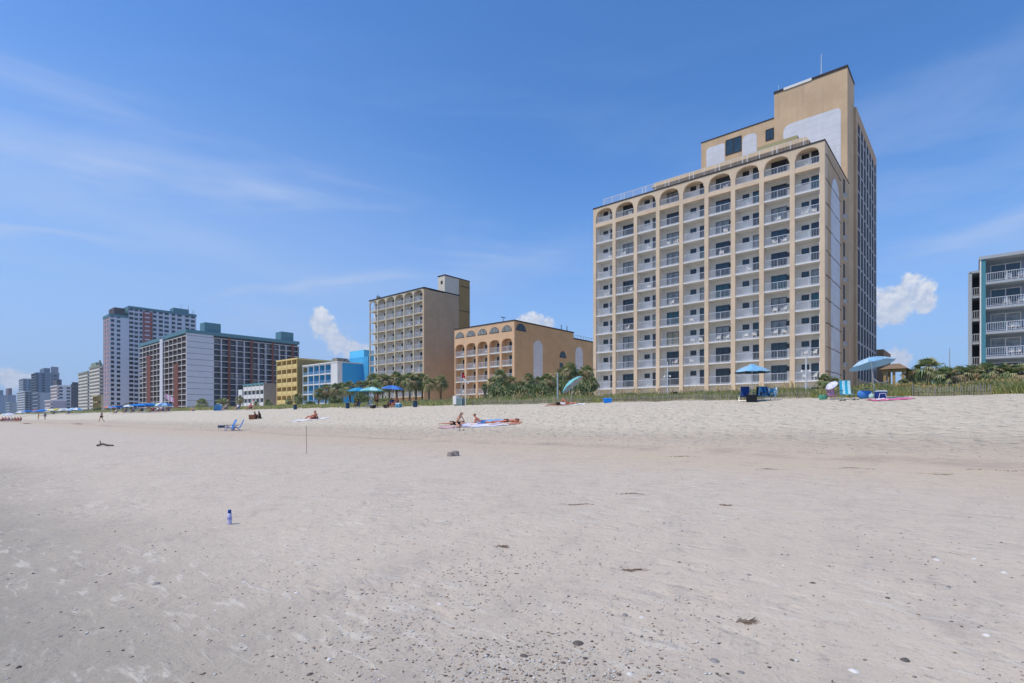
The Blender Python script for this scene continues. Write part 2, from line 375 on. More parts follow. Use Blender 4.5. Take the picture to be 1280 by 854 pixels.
# ================================================================== the setting: sand, sea
def sand_material():
    m = bpy.data.materials.new('beach_sand'); m.use_nodes = True; h = NT(m.node_tree); b = h.N['Principled BSDF']
    tc = h.n('ShaderNodeTexCoord').outputs['Object']
    sep = h.n('ShaderNodeSeparateXYZ'); h.put(sep.inputs[0], tc); X, Y = sep.outputs[0], sep.outputs[1]
    wob = h.noise(tc, .09, 4, .6)
    yy = h.math('ADD', Y, h.math('MULTIPLY_ADD', wob, 5.0, -2.5))
    damp, mid, pink, dry = lin('#898376'), lin('#cbbba6'), lin('#cbb79d'), lin('#dccdb3')
    c = h.mix(h.ramp(yy, -1.5, 3.5), damp, mid)
    c = h.mix(h.ramp(yy, 9.5, 15.), c, pink)
    c = h.mix(h.ramp(yy, 17.5, 19.5), c, lin('#c4b29a'))
    c = h.mix(h.ramp(yy, 19.0, 26.0), c, dry)
    # darker damp drift-line at the foot of the berm
    ln = h.math('MULTIPLY', h.ramp(h.math('ABSOLUTE', h.math('SUBTRACT', yy, 17.4)), 1.5, 0), h.ramp(h.noise(tc, .6, 5, .6), .35, .65))
    c = h.mix(h.math('MULTIPLY', ln, .5), c, lin('#948378'))
    # dry pale smears where feet dragged the surface
    sm = h.noise(h.mapping(tc, (1.0, 3.2, 1), (0, 0, R(28))), 2.9, 4, .55, .8)
    patch = h.noise(tc, .35, 3, .5)
    nearm = h.ramp(Y, 17, 13)
    smk = h.math('MULTIPLY', h.math('MULTIPLY', h.ramp(sm, .54, .68), h.ramp(sm, .88, .68)), h.math('MULTIPLY', h.ramp(patch, .40, .58), nearm))
    c = h.mix(h.math('MULTIPLY', smk, .62), c, lin('#d6ccba'))
    # footprint shadows painted into the berm colour, along with dry and damp mottling
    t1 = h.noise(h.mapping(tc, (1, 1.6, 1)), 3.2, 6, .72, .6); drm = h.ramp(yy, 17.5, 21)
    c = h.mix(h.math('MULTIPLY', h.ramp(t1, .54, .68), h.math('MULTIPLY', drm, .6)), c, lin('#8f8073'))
    c = h.mix(h.math('MULTIPLY', h.ramp(t1, .46, .34), h.math('MULTIPLY', drm, .5)), c, lin('#dfd6c8'))
    t2 = h.noise(tc, 1.1, 6, .7); c = h.mix(h.math('MULTIPLY', h.ramp(t2, .5, .75), .22), c, lin('#988b80'))
    g1 = h.noise(tc, 38, 6, .8); c = h.mix(h.ramp(g1, .56, .70, 0, .75), c, lin('#7d746d'))
    g2 = h.noise(tc, 9, 5, .75); c = h.mix(h.ramp(g2, .56, .72, 0, .6), c, lin('#8a8078'))
    g3 = h.noise(tc, 2.3, 5, .7); c = h.mix(h.ramp(g3, .48, .8, 0, .38), c, lin('#938981'))
    vo = h.n('ShaderNodeTexVoronoi', feature='F1'); h.put(vo.inputs['Vector'], tc); vo.inputs['Scale'].default_value = 5.5
    dm = h.math('MULTIPLY', h.ramp(vo.outputs[0], .17, .06), h.ramp(h.noise(tc, .9, 3), .5, .62))
    c = h.mix(h.math('MULTIPLY', dm, .55), c, lin('#857a72'))
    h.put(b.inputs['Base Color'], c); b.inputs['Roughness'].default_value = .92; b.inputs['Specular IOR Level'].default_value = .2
    # relief: trampled hollows in the dry berm, gentle scuffs lower down
    r1 = h.noise(tc, 2.2, 6, .6, .4); r2 = h.noise(tc, 14, 6, .65); dr = h.ramp(yy, 18, 22)
    vb = h.n('ShaderNodeTexVoronoi', feature='SMOOTH_F1'); h.put(vb.inputs['Vector'], h.vm('ADD', tc, h.vm('MULTIPLY', h.n('ShaderNodeTexNoise').outputs[1], (0, 0, 0)))); vb.inputs['Scale'].default_value = 2.1
    foot = h.math('MULTIPLY', h.ramp(vb.outputs[0], .0, .42), dr)
    hh = h.math('ADD', h.math('MULTIPLY', r1, h.math('MULTIPLY_ADD', dr, 1.1, .34)), h.math('MULTIPLY', r2, h.math('MULTIPLY_ADD', dr, .35, .09)))
    vf = h.n('ShaderNodeTexVoronoi', feature='F1'); dn = h.n('ShaderNodeTexNoise'); h.put(dn.inputs['Vector'], tc); dn.inputs['Scale'].default_value = 3.5; dn.inputs['Detail'].default_value = 3
    dv = h.n('ShaderNodeVectorMath', operation='SCALE'); h.put(dv.inputs[0], h.vm('SUBTRACT', dn.outputs[1], (.5, .5, .5))); dv.inputs[3].default_value = .35
    h.put(vf.inputs['Vector'], h.mapping(h.vm('ADD', tc, dv.outputs[0]), (2.2, 4.6, 1), (0, 0, R(28)))); vf.inputs['Scale'].default_value = 1.0; vf.inputs['Randomness'].default_value = 1.0
    fp = h.math('MULTIPLY', h.ramp(vf.outputs[0], .42, .05), h.ramp(h.noise(tc, .7, 3, .5), .46, .58)); fp = h.math('MULTIPLY', fp, nearm)
    hh = h.math('SUBTRACT', hh, h.math('MULTIPLY', fp, .11))
    hh = h.math('ADD', hh, h.math('MULTIPLY', foot, .9)); hh = h.math('ADD', hh, h.math('MULTIPLY', smk, .02))
    bp = h.n('ShaderNodeBump'); bp.inputs['Strength'].default_value = .9; bp.inputs['Distance'].default_value = .16
    h.put(bp.inputs['Height'], hh); h.L.new(bp.outputs[0], b.inputs['Normal'])
    return m
def make_ground():
    # polar sheet: fine near the viewer, reaching the horizon
    fw = YAW+R(90)
    a1 = np.linspace(-R(52), R(52), 620); a2 = np.linspace(R(52), R(308), 90)[1:-1]
    ang = np.concatenate([a1, a2])+fw
    rad = np.concatenate([[.05], np.geomspace(.6, 2600, 520)])
    A, Rr = np.meshgrid(ang, rad); X = Rr*np.cos(A); Y = Rr*np.sin(A); Z = H(X, Y)
    V = np.stack([X, Y, Z], -1).reshape(-1, 3); n = len(ang); k = len(rad)
    i = np.arange(n); j = np.arange(k-1); I, J = np.meshgrid(i, j)
    F = np.stack([J*n+I, (J+1)*n+I, (J+1)*n+(I+1) % n, J*n+(I+1) % n], -1).reshape(-1, 4)
    me = bpy.data.meshes.new('sand'); me.vertices.add(len(V)); me.vertices.foreach_set('co', V.ravel())
    me.loops.add(F.size); me.loops.foreach_set('vertex_index', F.ravel()); me.polygons.add(len(F))
    me.polygons.foreach_set('loop_start', np.arange(0, F.size, 4)); me.polygons.foreach_set('loop_total', np.full(len(F), 4))
    me.update(calc_edges=True); me.validate()
    me.polygons.foreach_set('use_smooth', [True]*len(F))
    if me.polygons[5000].normal.z < 0: me.flip_normals()
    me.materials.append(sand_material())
    return tag(link('sand', me), kind='structure')
make_ground()
M_SEA = mat('sea_water', (.035, .075, .07), .12, .1, .05, .5, 1.2, spec=.5)
mb = MB(); mb.add([(-2500, -2400, .005), (1500, -2400, .005), (1500, -12, .005), (-2500, -12, .005)], [(0, 1, 2, 3)])
tag(mb.build('sea', M_SEA), kind='structure')
M_PAVE = mat('paving', '#9a958c', .9)

# ================================================================== the tall tan hotel
def tall_hotel():
    Y0 = 69.1; XL = at(741.5, Y0)[0]; XR = at(1031, Y0)[0]; W = XR-XL; ZG = 2.9; F0 = 5.75; FH = 2.75; NF = 10
    root = thing('hotel', 'tall tan hotel of twelve storeys with white balconies under an arched top row', 'hotel', (XL, Y0, 0))
    pool = Pool(root); RD = 1.55
    # nine bays measured off the pillars
    px = [743.5, 767.4, 794.2, 822, 851.2, 882.9, 916.2, 951.8, 990.2, 1029.5]
    xs = [at(p, Y0)[0]-XL for p in px]; xs[0] = .25; xs[-1] = W-.25
    D = 15.2; ZT = 33.2; FA = F0+9*FH
    # body of the front block
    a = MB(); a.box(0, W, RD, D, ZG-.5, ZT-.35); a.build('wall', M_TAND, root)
    for (l, r, dd) in [(0, .5, RD)]+[(x-.27, x+.27, .42) for x in xs[1:-1]]+[(W-.5, W, RD)]:
        a = MB(); a.box(l, r, 0, dd, ZG-.5, FA-.3); a.build('pier', M_TAN, root)
    a = MB(); a.box(.5, W-.5, RD-.16, RD-.004, ZG-.4, ZT-.4); a.build('recess_wall', M_WHITEW, root)
    a = MB()
    for x in xs[1:-1]: a.box(x-.11, x+.11, .42, RD-.16, ZG-.4, FA+2.32)
    a.box(.5, .62, .3, RD-.16, ZG, FA+2.2); a.box(W-.62, W-.5, .3, RD-.16, ZG, FA+2.2)
    a.build('partition', M_WHITEW, root)
    # arched top storey
    a = MB()
    edges = [0]+[(xs[i]) for i in range(1, 9)]+[W]
    for i in range(9):
        l = edges[i]+(.5 if i == 0 else .27); r = edges[i+1]-(.5 if i == 8 else .27)
        arch_plate(a, edges[i], edges[i+1], ZT-.15, l, r, FA+1.05, FA+2.25, 0, .42, FA+.25)
    a.box(0, W, 0, .42, FA-.3, FA+.25); a.box(0, .3, .42, RD, FA-.3, ZT-.15); a.box(W-.3, W, RD, D, ZT-.35, ZT-.15); a.box(W-.3, W, .42, RD, FA-.3, ZT-.15)
    a.box(.3, W-.3, .42, RD-.17, FA+2.32, ZT-.2)
    a.build('arcade', M_TAN, root)
    a = MB(); a.box(-.05, W+.05, -.06, .47, ZT-.15, ZT); a.box(W-.36, W+.06, .47, D, ZT-.15, ZT); a.box(-.05, .3, .47, D, ZT-.15, ZT); a.build('coping', M_DARK, root)
    a = MB(); a.box(.3, W-.3, RD-.1, D, ZT-.35, ZT-.3); a.build('roof_deck', M_ROOF, root)
    for k in range(NF):
        a = MB(); z = F0+k*FH
        for i in range(9):
            l = xs[i]+(.27 if i else .25); r = xs[i+1]-(.27 if i < 8 else .25)
            if k < 9: a.box(l, r, .06, RD-.16, z-.09, z+.09)
            else: a.box(l, r, .42, RD-.16, z-.09, z+.24)
        a.build('balcony_slab', M_WHITE, root)
    chairs = []
    for k in range(-1, NF):
        z = (F0+k*FH+.09) if k >= 0 else ZG+.1
        if k == 9: z += .16
        for i in range(9):
            l = xs[i]+.27; r = xs[i+1]-.27; w = r-l
            if k >= 0:
                w3 = round(w, 2); pool.add('balcony_railing', railing_mesh(w-.01, .98 if k < 9 else .85, .16, .018), T((l+.005, .16, z)))
            wy = RD-.16; g = random.choice(GL+[M_GL3, M_GL2]); 
            if i % 2 == 0:      # small window left, balcony door right
                pool.add('small_window', win_mesh(.78, .62, random.choice([M_GL1, M_GL1, M_GL2]), M_DARK, 1), T((l+w*.17, wy, z+1.32)))
                pool.add('balcony_door', win_mesh(.98, 2.0, g, M_DARK, 1), T((r-1.12, wy, z+.02)))
            else:
                pool.add('sliding_door', win_mesh(1.75, 2.0, g if (i, k) != (3, 2) else M_GL4, M_DARK, 2, ), T((l+w*.17, wy, z+.02)))
                pool.add('small_window', win_mesh(.42, .55, M_GL1, M_DARK, 1), T((r-.6, wy, z+1.3)))
            chairs.append((i, k, XL+l, XL+r, z))
    # sea-facing ground floor planting wall
    # ---- right-hand flank: arched pale strip, narrow stair windows with air conditioners, painted seam shadows
    a = MB(); sx = side(1038.5, XR)[0]-Y0; sy = side(1049.5, XR)[0]-Y0
    pts = [(sx, ZG), (sy, ZG)]; zs = 27.2; zc = 30.6
    for i in range(17):
        u = 1-2*i/16; pts.append(((sx+sy)/2+u*(sy-sx)/2, arch_z(u, zs, zc, 2)))
    a.M = T((W, 0, 0)) @ RZ90; a.prism(pts, -.03, .05); a.build('pale_strip', M_PANEL, root)
    for k in range(10):
        a = MB(); z = F0+k*FH+1.15; n = 12; lo, hi = .5, 9.6; pts = []
        for i in range(n+1): pts.append((lo+(hi-lo)*i/n, z+random.uniform(-.07, .07), random.uniform(.015, .07)))
        for (y, zz, t), (y2, z2, t2) in zip(pts[:-1], pts[1:]): a.add([(W+.05, y, zz-t), (W+.05, y2, z2-t2), (W+.05, y2, z2+t2), (W+.05, y, zz+t), (W, y, zz-t), (W, y2, z2-t2), (W, y2, z2+t2), (W, y, zz+t)], [(0, 1, 2, 3), (0, 4, 5, 1), (3, 2, 6, 7), (0, 3, 7, 4), (1, 5, 6, 2)])
        a.build('seam_shadow_strip', mat('seam_shadow_tone', '#75685d', .9), root)  # dark strips stand in for graze shadows along the stucco seams
    wy = side(1054.8, XR)[0]-Y0
    for k in range(11):
        z = ZG+.3+k*FH
        pool.add('stair_window', win_mesh(.75, 1.75, M_GL1, M_DARK, 1), T((W+.0, wy-.4, z)) @ RZ90)
        m = MC.get('ac')
        if not m:
            q = MB(); q.box(0, .72, -.32, 0, 0, .48); q.cur = 1; q.box(.05, .67, -.34, -.322, .05, .43); m = MC['ac'] = q.mesh('ac', [mat('ac_white', '#cfd0ce', .5), mat('ac_grille', '#8b8e8e', .5)])
        pool.add('air_conditioner', m, T((W+.0, wy-.38, z-.6)) @ RZ90)
    # ---- roof terrace: railing, penthouse with ochre eaves
    x0 = at(758, Y0+1)[0]-XL; x1 = at(1013, Y0+1)[0]-XL
    nr = 8
    for i in range(nr):
        w = (x1-x0)/nr; pool.add('roof_railing', railing_mesh(w-.02, 1.05, .16, .026, M_WHITE), T((x0+i*w, .22, ZT)))
    pw0 = at(829, Y0+4)[0]-XL; pw1 = at(1004, Y0+3.6)[0]-XL
    a = MB(); a.box(pw0, pw1, 3.6, D-.01, ZT-.3, ZT+1.55); a.build('penthouse_wall', M_WHITEW, root)
    for i in range(6):
        x = pw0+2+(pw1-pw0-5)*i/5; pool.add('penthouse_door', win_mesh(2.4, 1.6, M_GL1 if i % 2 else M_GL2, M_DARK, 2), T((x, 3.6, ZT-.25)))
    M_EAVE = mat('ochre_eave', '#bb9d72', .8, .12, .5, streak=.2)
    a = MB(); e0, e1 = pw0-1.0, pw1+.9
    a.add([(e0, 2.3, ZT+1.55), (e1, 2.3, ZT+1.55), (e1, D-.02, ZT+1.55), (e0, D-.02, ZT+1.55), (e0+.3, 2.9, ZT+2.35), (e1-.5, 2.9, ZT+2.35), (e1-.5, D-.02, ZT+2.35), (e0+.3, D-.02, ZT+2.35)],
          [(0, 3, 2, 1), (4, 5, 6, 7), (0, 1, 5, 4), (1, 2, 6, 5), (2, 3, 7, 6), (3, 0, 4, 7)])
    a.build('eave', M_EAVE, root)
    bx0 = at(946, Y0+4)[0]-XL; bx1 = at(996, Y0+4)[0]-XL
    a = MB(); a.box(bx0, bx1, 4.2, 8, ZT+2.35, ZT+3.45); a.build('roof_box', mat('olive_parapet', '#a79d74', .85, .12), root)
    # ---- rear slab and lift tower
    Y1 = D; tx0 = at(968, Y0+D)[0]-XL; tx1 = at(1059.5, Y0+D)[0]-XL; sl0 = at(876.5, Y0+D)[0]-XL
    ZS = 45.4; ZK = 48.9
    a = MB(); a.box(sl0, tx0, Y1, Y1+14, ZG, ZS); a.build('rear_wall', M_TANB, root)
    a = MB(); a.box(sl0-.05, tx0, Y1-.06, Y1+.35, ZS, ZS+.14); a.build('rear_coping', M_DARK, root)
    def pane(name, p0, p1, y0_, y1_, m, r=.0):
        xa = at(p0, Y0+D)[0]-XL; xb = at(p1, Y0+D)[0]-XL; d = at(p0, Y0+D)[1]; za = zat(y1_, d); zb = zat(y0_, d)
        q = MB(); n = 6; pts = [(xa, za), (xb, za)]
        for i in range(n+1): t = R(90)*i/n; pts.append((xb-r+r*math.cos(t), zb-r+r*math.sin(t)))
        for i in range(n+1): t = R(90)+R(90)*i/n; pts.append((xa+r+r*math.cos(t), zb-r+r*math.sin(t)))
        q.prism(pts, Y1-.035, Y1+.02); q.build(name, m, root)
    pane('pale_panel', 883, 906, 186, 215, M_PANEL, .5); pane('pale_panel', 928, 946, 171, 200, M_PANEL, .7)
    for (p0, p1, ya, yb) in ((907, 927, 176, 195), (957, 967.4, 163, 177)):
        xa = at(p0, Y0+D)[0]-XL; xb = at(p1, Y0+D)[0]-XL; d = at(p0, Y0+D)[1]
        link('rear_window', win_mesh(xb-xa, zat(ya, d)-zat(yb, d), M_GL2, M_DARK, 2, .1), root, (xa, Y1-.0, zat(yb, d)))
    tw = tx1-tx0; td = 5.1
    a = MB(); a.box(tx0+.0, tx1, Y1-.12, Y1+td, ZG, ZK); a.build('lift_tower', M_TANB, root)
    pane('pale_panel', 979.5, 1051.5, 148, 300, M_PANEL, .0) if False else None
    xa = at(979.5, Y0+D)[0]-XL; xb = at(1051.3, Y0+D)[0]-XL
    dR = at(1051.3, Y0+D)[1]; dL = at(979.5, Y0+D)[1]; zt = zat(134.5, dR)
    q = MB(); pts = [(xa, ZT-1), (xb, ZT-1)]; r = 1.0; n = 6
    for i in range(n+1): t = R(90)*i/n; pts.append((xb-r*.6+r*.6*math.cos(t), zt-r*.6+r*.6*math.sin(t)))
    for i in range(n+1): t = R(90)+R(90)*i/n; pts.append((xa+r+r*math.cos(t), zt-r+r*math.sin(t)))
    q.prism(pts, Y1-.16, Y1-.1); q.build('pale_panel', M_PANEL, root)
    a = MB(); a.box(tx0-.06, tx1+.06, Y1-.2, Y1+td+.06, ZK, ZK+.32); a.build('tower_coping', M_DARK, root)
    a = MB(); a.box(tx0+1.3, tx0+4.9, Y1-.24, Y1-.19, ZK-.02, ZK+.34); a.build('pale_coping_patch', M_WHITE, root)
    ax = at(1026, Y0+D)[0]-XL
    a = MB(); a.tube((ax, Y1+.3, ZK+.3), (ax, Y1+.3, ZK+3.4), .06, .03, 6); a.build('antenna', M_WHITE, root)
    a = MB(); a.tube((tx0+.5, Y1+.3, ZK+.3), (tx0+.5, Y1+.3, ZK+1.3), .04, .03, 6); a.build('antenna', M_WHITE, root)
    # ---- side wing with vertical fins
    wy0 = Y1+td; wx1 = at(1070.8, Y0+wy0)[0]-XL; wend = side(1095.6, XL+wx1)[0]-Y0; ZW = 45.6
    a = MB(); a.box(tx0-6, wx1-.12, wy0, wend, ZG, ZW-1.6); a.build('wing_wall', mat('wing_grey_wall', '#a9a5a2', .85), root)
    a = MB(); a.box(wx1-1.0, wx1, wy0-.3, wy0, ZG, ZW); a.box(tx0-6, wx1, wy0, wend, ZW-1.6, ZW); a.box(wx1-.99, wx1, wy0, wy0+1.0, ZG, ZW-1.6)
    a.box(wx1-1, wx1, wy0+1.0, wend, ZG, F0+1.2); a.build('wing_frame', M_TAND, root)
    nfin = 7; L = wend-wy0-1.0
    for i in range(nfin):
        y = wy0+1.0+L*(i+.5)/nfin
        q = MB(); q.box(wx1-.118, wx1, y+.66, y+1.45, F0+1.2, ZW-1.6); q.build('fin', mat('pale_fin', '#c0bab4', .8, streak=.1), root)
    for k in range(14):
        z = F0+1.2+k*2.74
        q = MB(); q.box(wx1-.118, wx1-.06, wy0+1.0, wend-.01, z-.2, z+.1); q.build('wing_slab', mat('wing_slab_grey', '#b3b0b2', .8), root)
        for i in range(nfin):
            y = wy0+1.0+L*(i+.5)/nfin
            pool.add('wing_window', win_mesh(1.7, 2.3, mat('wing_glass', '#4a4e55', .6, .3, .8, spec=.02), M_DARK, 1), T((wx1-.12, y-1.1, z+.2)) @ RZ90)
    # low annex behind the wing
    a = MB(); a.box(wx1-6, wx1+1.0, wend+.02, wend+10, ZG, zat(444, 99)); a.box(wx1-6, wx1+1.3, wend-.3, wend+.02, ZG, 6.5); a.build('annex_wall', mat('annex_brown', '#9b7d62', .9, courses=.4), root)
    pool.flush()
    return chairs
BAL_CHAIRS = tall_hotel()

# white plastic balcony chairs
def chair_mesh():
    mb = MB()
    for x in (-.24, .24):
        mb.tube((x, -.22, 0), (x*.93, -.2, .62), .025, .02, 5); mb.tube((x, .24, 0), (x*.93, .2, .62), .028, .02, 5); mb.box(x-.035, x+.035, -.24, .24, .62, .65)
    mb.box(-.23, .23, -.22, .2, .40, .43)
    for i in range(5): mb.add([(-.21+i*.088, .19, .43), (-.15+i*.088, .19, .43), (-.145+i*.088, .30, .86), (-.2+i*.088, .30, .86), (-.21+i*.088, .22, .43), (-.15+i*.088, .22, .43), (-.145+i*.088, .325, .86), (-.2+i*.088, .325, .86)], [(0, 1, 2, 3), (7, 6, 5, 4), (0, 3, 7, 4), (1, 5, 6, 2), (3, 2, 6, 7)])
    mb.box(-.24, .24, .285, .33, .84, .90)
    return mb.mesh('plastic_chair', mat('white_plastic', '#eceae6', .45, 0))
CHM = chair_mesh()
def balcony_chairs():
    pick = {(0, 7): 1, (1, 9): 1, (8, 1): 2, (8, 7): 2, (7, 6): 2, (7, 3): 2, (7, 2): 2, (6, 2): 2, (5, 7): 1, (5, 2): 2, (4, 2): 2, (4, 1): 1, (4, 3): 1, (3, 1): 1, (5, 6): 1, (1, 7): 1, (1, 5): 1, (2, 7): 1,
            (8, 0): 2, (7, 0): 0, (6, 8): 1, (6, 5): 1, (3, 4): 1, (0, 5): 1, (2, 5): 1, (7, 7): 1, (5, 9): 1, (1, 3): 1, (3, 7): 2, (8, 9): 1}
    for (i, k, l, r, z) in BAL_CHAIRS:
        n = pick.get((i, k), 0)
        for j in range(n):
            x = l+(r-l)*((.35, .72)[j] if n == 2 else random.choice((.3, .5, .68)))
            o = link('plastic_chair', CHM, None, (x, 69.1+.75, z), R(random.uniform(-35, 35)))
            wh = ('left ', 'right ')[j] if n == 2 else ''
            tag(o, f'{wh}white chair on the {ORD[k+1]} floor of the tall tan hotel, {NTH[i]} bay from left', 'chair', 'white chairs on the tall tan hotel balconies')
balcony_chairs()

# ================================================================== middle hotels
def mid_hotel():      # nine storeys, tan, blank brown flank and roof box
    Y0 = 78.7; XR = at(530, Y0)[0]; XL = at(461.6, Y0)[0]; W = XR-XL; ZT = 31.3; D = side(574, XR)[0]-Y0; Z0 = 2.9
    root = thing('hotel', 'mid-height tan hotel with six balcony columns, a blank brown flank and a cream roof box', 'hotel', (XL, Y0, 0))
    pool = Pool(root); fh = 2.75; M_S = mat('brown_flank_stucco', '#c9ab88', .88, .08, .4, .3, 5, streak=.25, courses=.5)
    zt = 28.3; nf = 9; z0 = zt-8*fh
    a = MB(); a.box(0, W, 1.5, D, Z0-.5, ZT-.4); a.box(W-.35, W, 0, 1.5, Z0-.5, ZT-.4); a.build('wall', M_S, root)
    M_P = mat('tan_grey_pier', '#cdc0a6', .85, .05)
    balcony_face(root, pool, Matrix.Identity(4), W-.35, 6, nf, fh, z0, 1.45, .38, .2, M_WHITEW, M_P, M_P, M_RAIL, pierd=.3, door=(1.9, 2.0), panes=2, gl=[M_GL1, M_GL2, M_GL1, M_GL3], top=False)
    a = MB(); bw = (W-.35)/6
    for i in range(6): arch_plate(a, i*bw, (i+1)*bw, ZT-.25, i*bw+.19, (i+1)*bw-.19, zt+1.7, zt+2.55, -.02, .3, zt+1.7)
    a.box(0, W, .3, 1.5, zt+2.75, ZT-.3); a.build('arcade', M_P, root)
    a = MB(); a.box(-.1, W+.1, -.12, D+.1, ZT-.25, ZT); a.build('roof_edge', M_DARK, root)
    ya = side(556, XR)[0]-Y0; xa = at(547.5, Y0+ya)[0]-XL
    a = MB(); a.box(xa, W-.02, ya, D+3.4, ZT-.5, ZT+3.9); a.build('roof_box', mat('cream_stucco', '#e3d6bf', .85, .05, .5, streak=.1), root)
    a = MB(); a.box(xa-.08, W+.08, ya-.08, D+3.6, ZT+3.9, ZT+4.15); a.build('roof_box_edge', M_DARK, root)
    a = MB(); a.box(xa+1.0, xa+1.7, ya-.03, ya+.02, ZT+2.0, ZT+2.8); a.build('vent', M_DARK, root)
    a = MB(); a.box(W-4, W+.12, D, D+3.5, Z0, ZT+3.9); a.build('stair_tower', mat('ochre_brown_wall', '#a98a55', .88, .08, .4), root)
    q = MB()
    for k in range(3): q.box(W+.12, W+.17, D, D+3.5, ZT+2.2-6*k, ZT+2.35-6*k)
    q.build('wall_band', M_DARK, root)
    for x, hh in ((1.6, 1.0), (2.2, .8)):
        q = MB(); q.box(x, x+.5, 1, 1.5, ZT, ZT+hh); q.tube((x+.2, 1.2, ZT), (x+.2, 1.2, ZT+hh+.5), .05); q.build('roof_vent', M_ROOF, root)
    pool.flush()
    for i in range(6):
        for k in (0, 1, 2, 3, 4, 5, 6, 7, 8):
            if random.random() < .45:
                o = link('plastic_chair', CHM, None, (XL+(i+.5+random.uniform(-.2, .2))*bw, Y0+.7, z0+k*fh+.1), R(random.uniform(-40, 40)))
                tag(o, f'white chair on the {ORD[k+1]} floor of blank-flanked tan hotel, {NTH[i]} column from left', 'chair', 'white chairs on the blank-flanked tan hotel')
mid_hotel()

def half_round(root, name, M, w, h, g=M_GL2, p=2.0, frame=.07):
    n = 14; out = [(w/2+w/2*math.cos(math.pi*i/n), arch_z(math.cos(math.pi*i/n), 0, h, p)) for i in range(n+1)]
    a = MB(); a.M = M; a.prism(out, -.05, 0); o = a.build(name, M_DARK, root)
    for (l, r) in ((.06, .31), (.34, .66), (.69, .94)):
        pts = [(w*l, .07), (w*r, .07)]
        for i in range(6):
            x = r+(l-r)*i/5; pts.append((w*x, max(.09, arch_z(2*x-1, 0, h, p)-.08)))
        q = MB(); q.M = M; q.prism(pts, -.075, -.051); q.build('pane', g, o)
def arched_hotel():   # six storeys, peach
    Y0 = 80.2; XR = at(643, Y0)[0]; XL = at(568.2, Y0)[0]; W = XR-XL; ZT = 20.9; Z0 = 2.9
    root = thing('hotel', 'peach hotel of six storeys with arched balconies under half-round windows', 'hotel', (XL, Y0, 0))
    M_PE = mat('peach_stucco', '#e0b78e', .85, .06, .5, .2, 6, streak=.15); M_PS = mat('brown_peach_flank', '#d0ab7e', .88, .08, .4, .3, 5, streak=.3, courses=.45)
    pool = Pool(root); fh = 2.75; zt = 14.65; nf = 5; z0 = zt-3*fh-2.75; bw = (W-.3)/5; pier = .55
    D = side(717, XR)[0]-Y0; D2 = side(740, XR)[0]-Y0+4
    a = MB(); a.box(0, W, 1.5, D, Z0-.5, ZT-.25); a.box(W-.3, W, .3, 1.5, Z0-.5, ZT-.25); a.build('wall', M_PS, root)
    zl = zat(424, 121.8)
    a = MB(); a.box(0, W-.02, D, D2, Z0, zl); a.build('rear_wall', M_PS, root)
    balcony_face(root, pool, Matrix.Identity(4), W-.3, 5, nf, fh, z0, 1.45, pier, .2, mat('cream_recess', '#dcc3a0', .85), M_PE, M_WHITE, M_RAIL, door=(1.05, 2.05), panes=1, gl=[M_GL1, M_GL1, M_GL2], top=False)
    a = MB()
    for i in range(5): arch_plate(a, i*bw, (i+1)*bw, ZT-.2, i*bw+.27, (i+1)*bw-.27, zt+1.7, zt+2.7, -.03, .3, zt+1.6)
    a.box(W-.3, W-.002, -.03, .3, Z0, ZT-.2); a.box(0, W-.3, .3, 1.5, zt+2.8, ZT-.25); a.build('arcade', M_PE, root)
    for i in range(5): half_round(root, 'arched_window', T((i*bw+.35, -.03, 18.75)), bw-.7, 1.25, mat('pale_pane', '#8b8a80', .2, .3, 2, spec=.5), frame=.1)
    def fy(px): return side(px, XR)[0]-Y0
    S = T((W, 0, 0)) @ RZ90
    d = side(651, XR)[1]
    half_round(root, 'arched_window', S @ T((fy(645), 0, zat(414, d))), fy(657.5)-fy(645), 1.5, M_GL1)
    d = side(703, XR)[1]
    half_round(root, 'arched_window', S @ T((fy(699.5), 0, zat(447.5, d))), fy(707.5)-fy(699.5), 1.5, M_GL1)
    a = MB(); a.M = S; a.box(fy(699.5), fy(703.8), -.05, 0, zat(460, d), zat(454, d)); a.build('flank_window', M_GL1, root)
    for (p0, p1, ytop) in ((666.8, 678.2, 425.5), (719.2, 728.5, 434)):
        y0_, y1_ = fy(p0), fy(p1); d = side((p0+p1)/2, XR)[1]; zc = zat(ytop, d); rr = (y1_-y0_)/2
        pts = [(y0_, Z0), (y1_, Z0)]+[((y0_+y1_)/2+rr*math.cos(math.pi*i/14), zc-rr+rr*math.sin(math.pi*i/14)) for i in range(15)]
        a = MB(); a.M = S; a.prism(pts, -.04, .04); a.build('pale_arch_panel', M_PANEL, root)
    a = MB(); a.box(-.1, W+.12, -.13, D+.1, ZT-.2, ZT); a.box(-.1, W+.1, D+.1, D2, zl, zl+.25); a.build('roof_edge', M_DARK, root)
    q = MB(); x = at(629, Y0+1)[0]-XL; q.tube((x, 1, ZT), (x, 1, ZT+1.0), .05); q.tube((x-.6, 1, ZT+1.2), (x+.6, 1, ZT+.9), .09); q.build('roof_lamp', M_DARK, root)
    for px in (704, 711):
        q = MB(); y = fy(px); q.tube((W-.5, y, ZT), (W-.5, y, ZT+1.2), .09); q.build('roof_pipe', M_DARK, root)
    q = MB()
    for i in range(9): y = D+1+i*(D2-D-1)/9; q.tube((W-.4, y, zl+.2), (W-.4, y, zl+1.1), .04, .04, 4)
    q.tube((W-.4, D+1, zl+1.05), (W-.4, D2, zl+1.05), .035, .035, 4); q.build('roof_railing', M_ROOF, root)
    pool.flush()
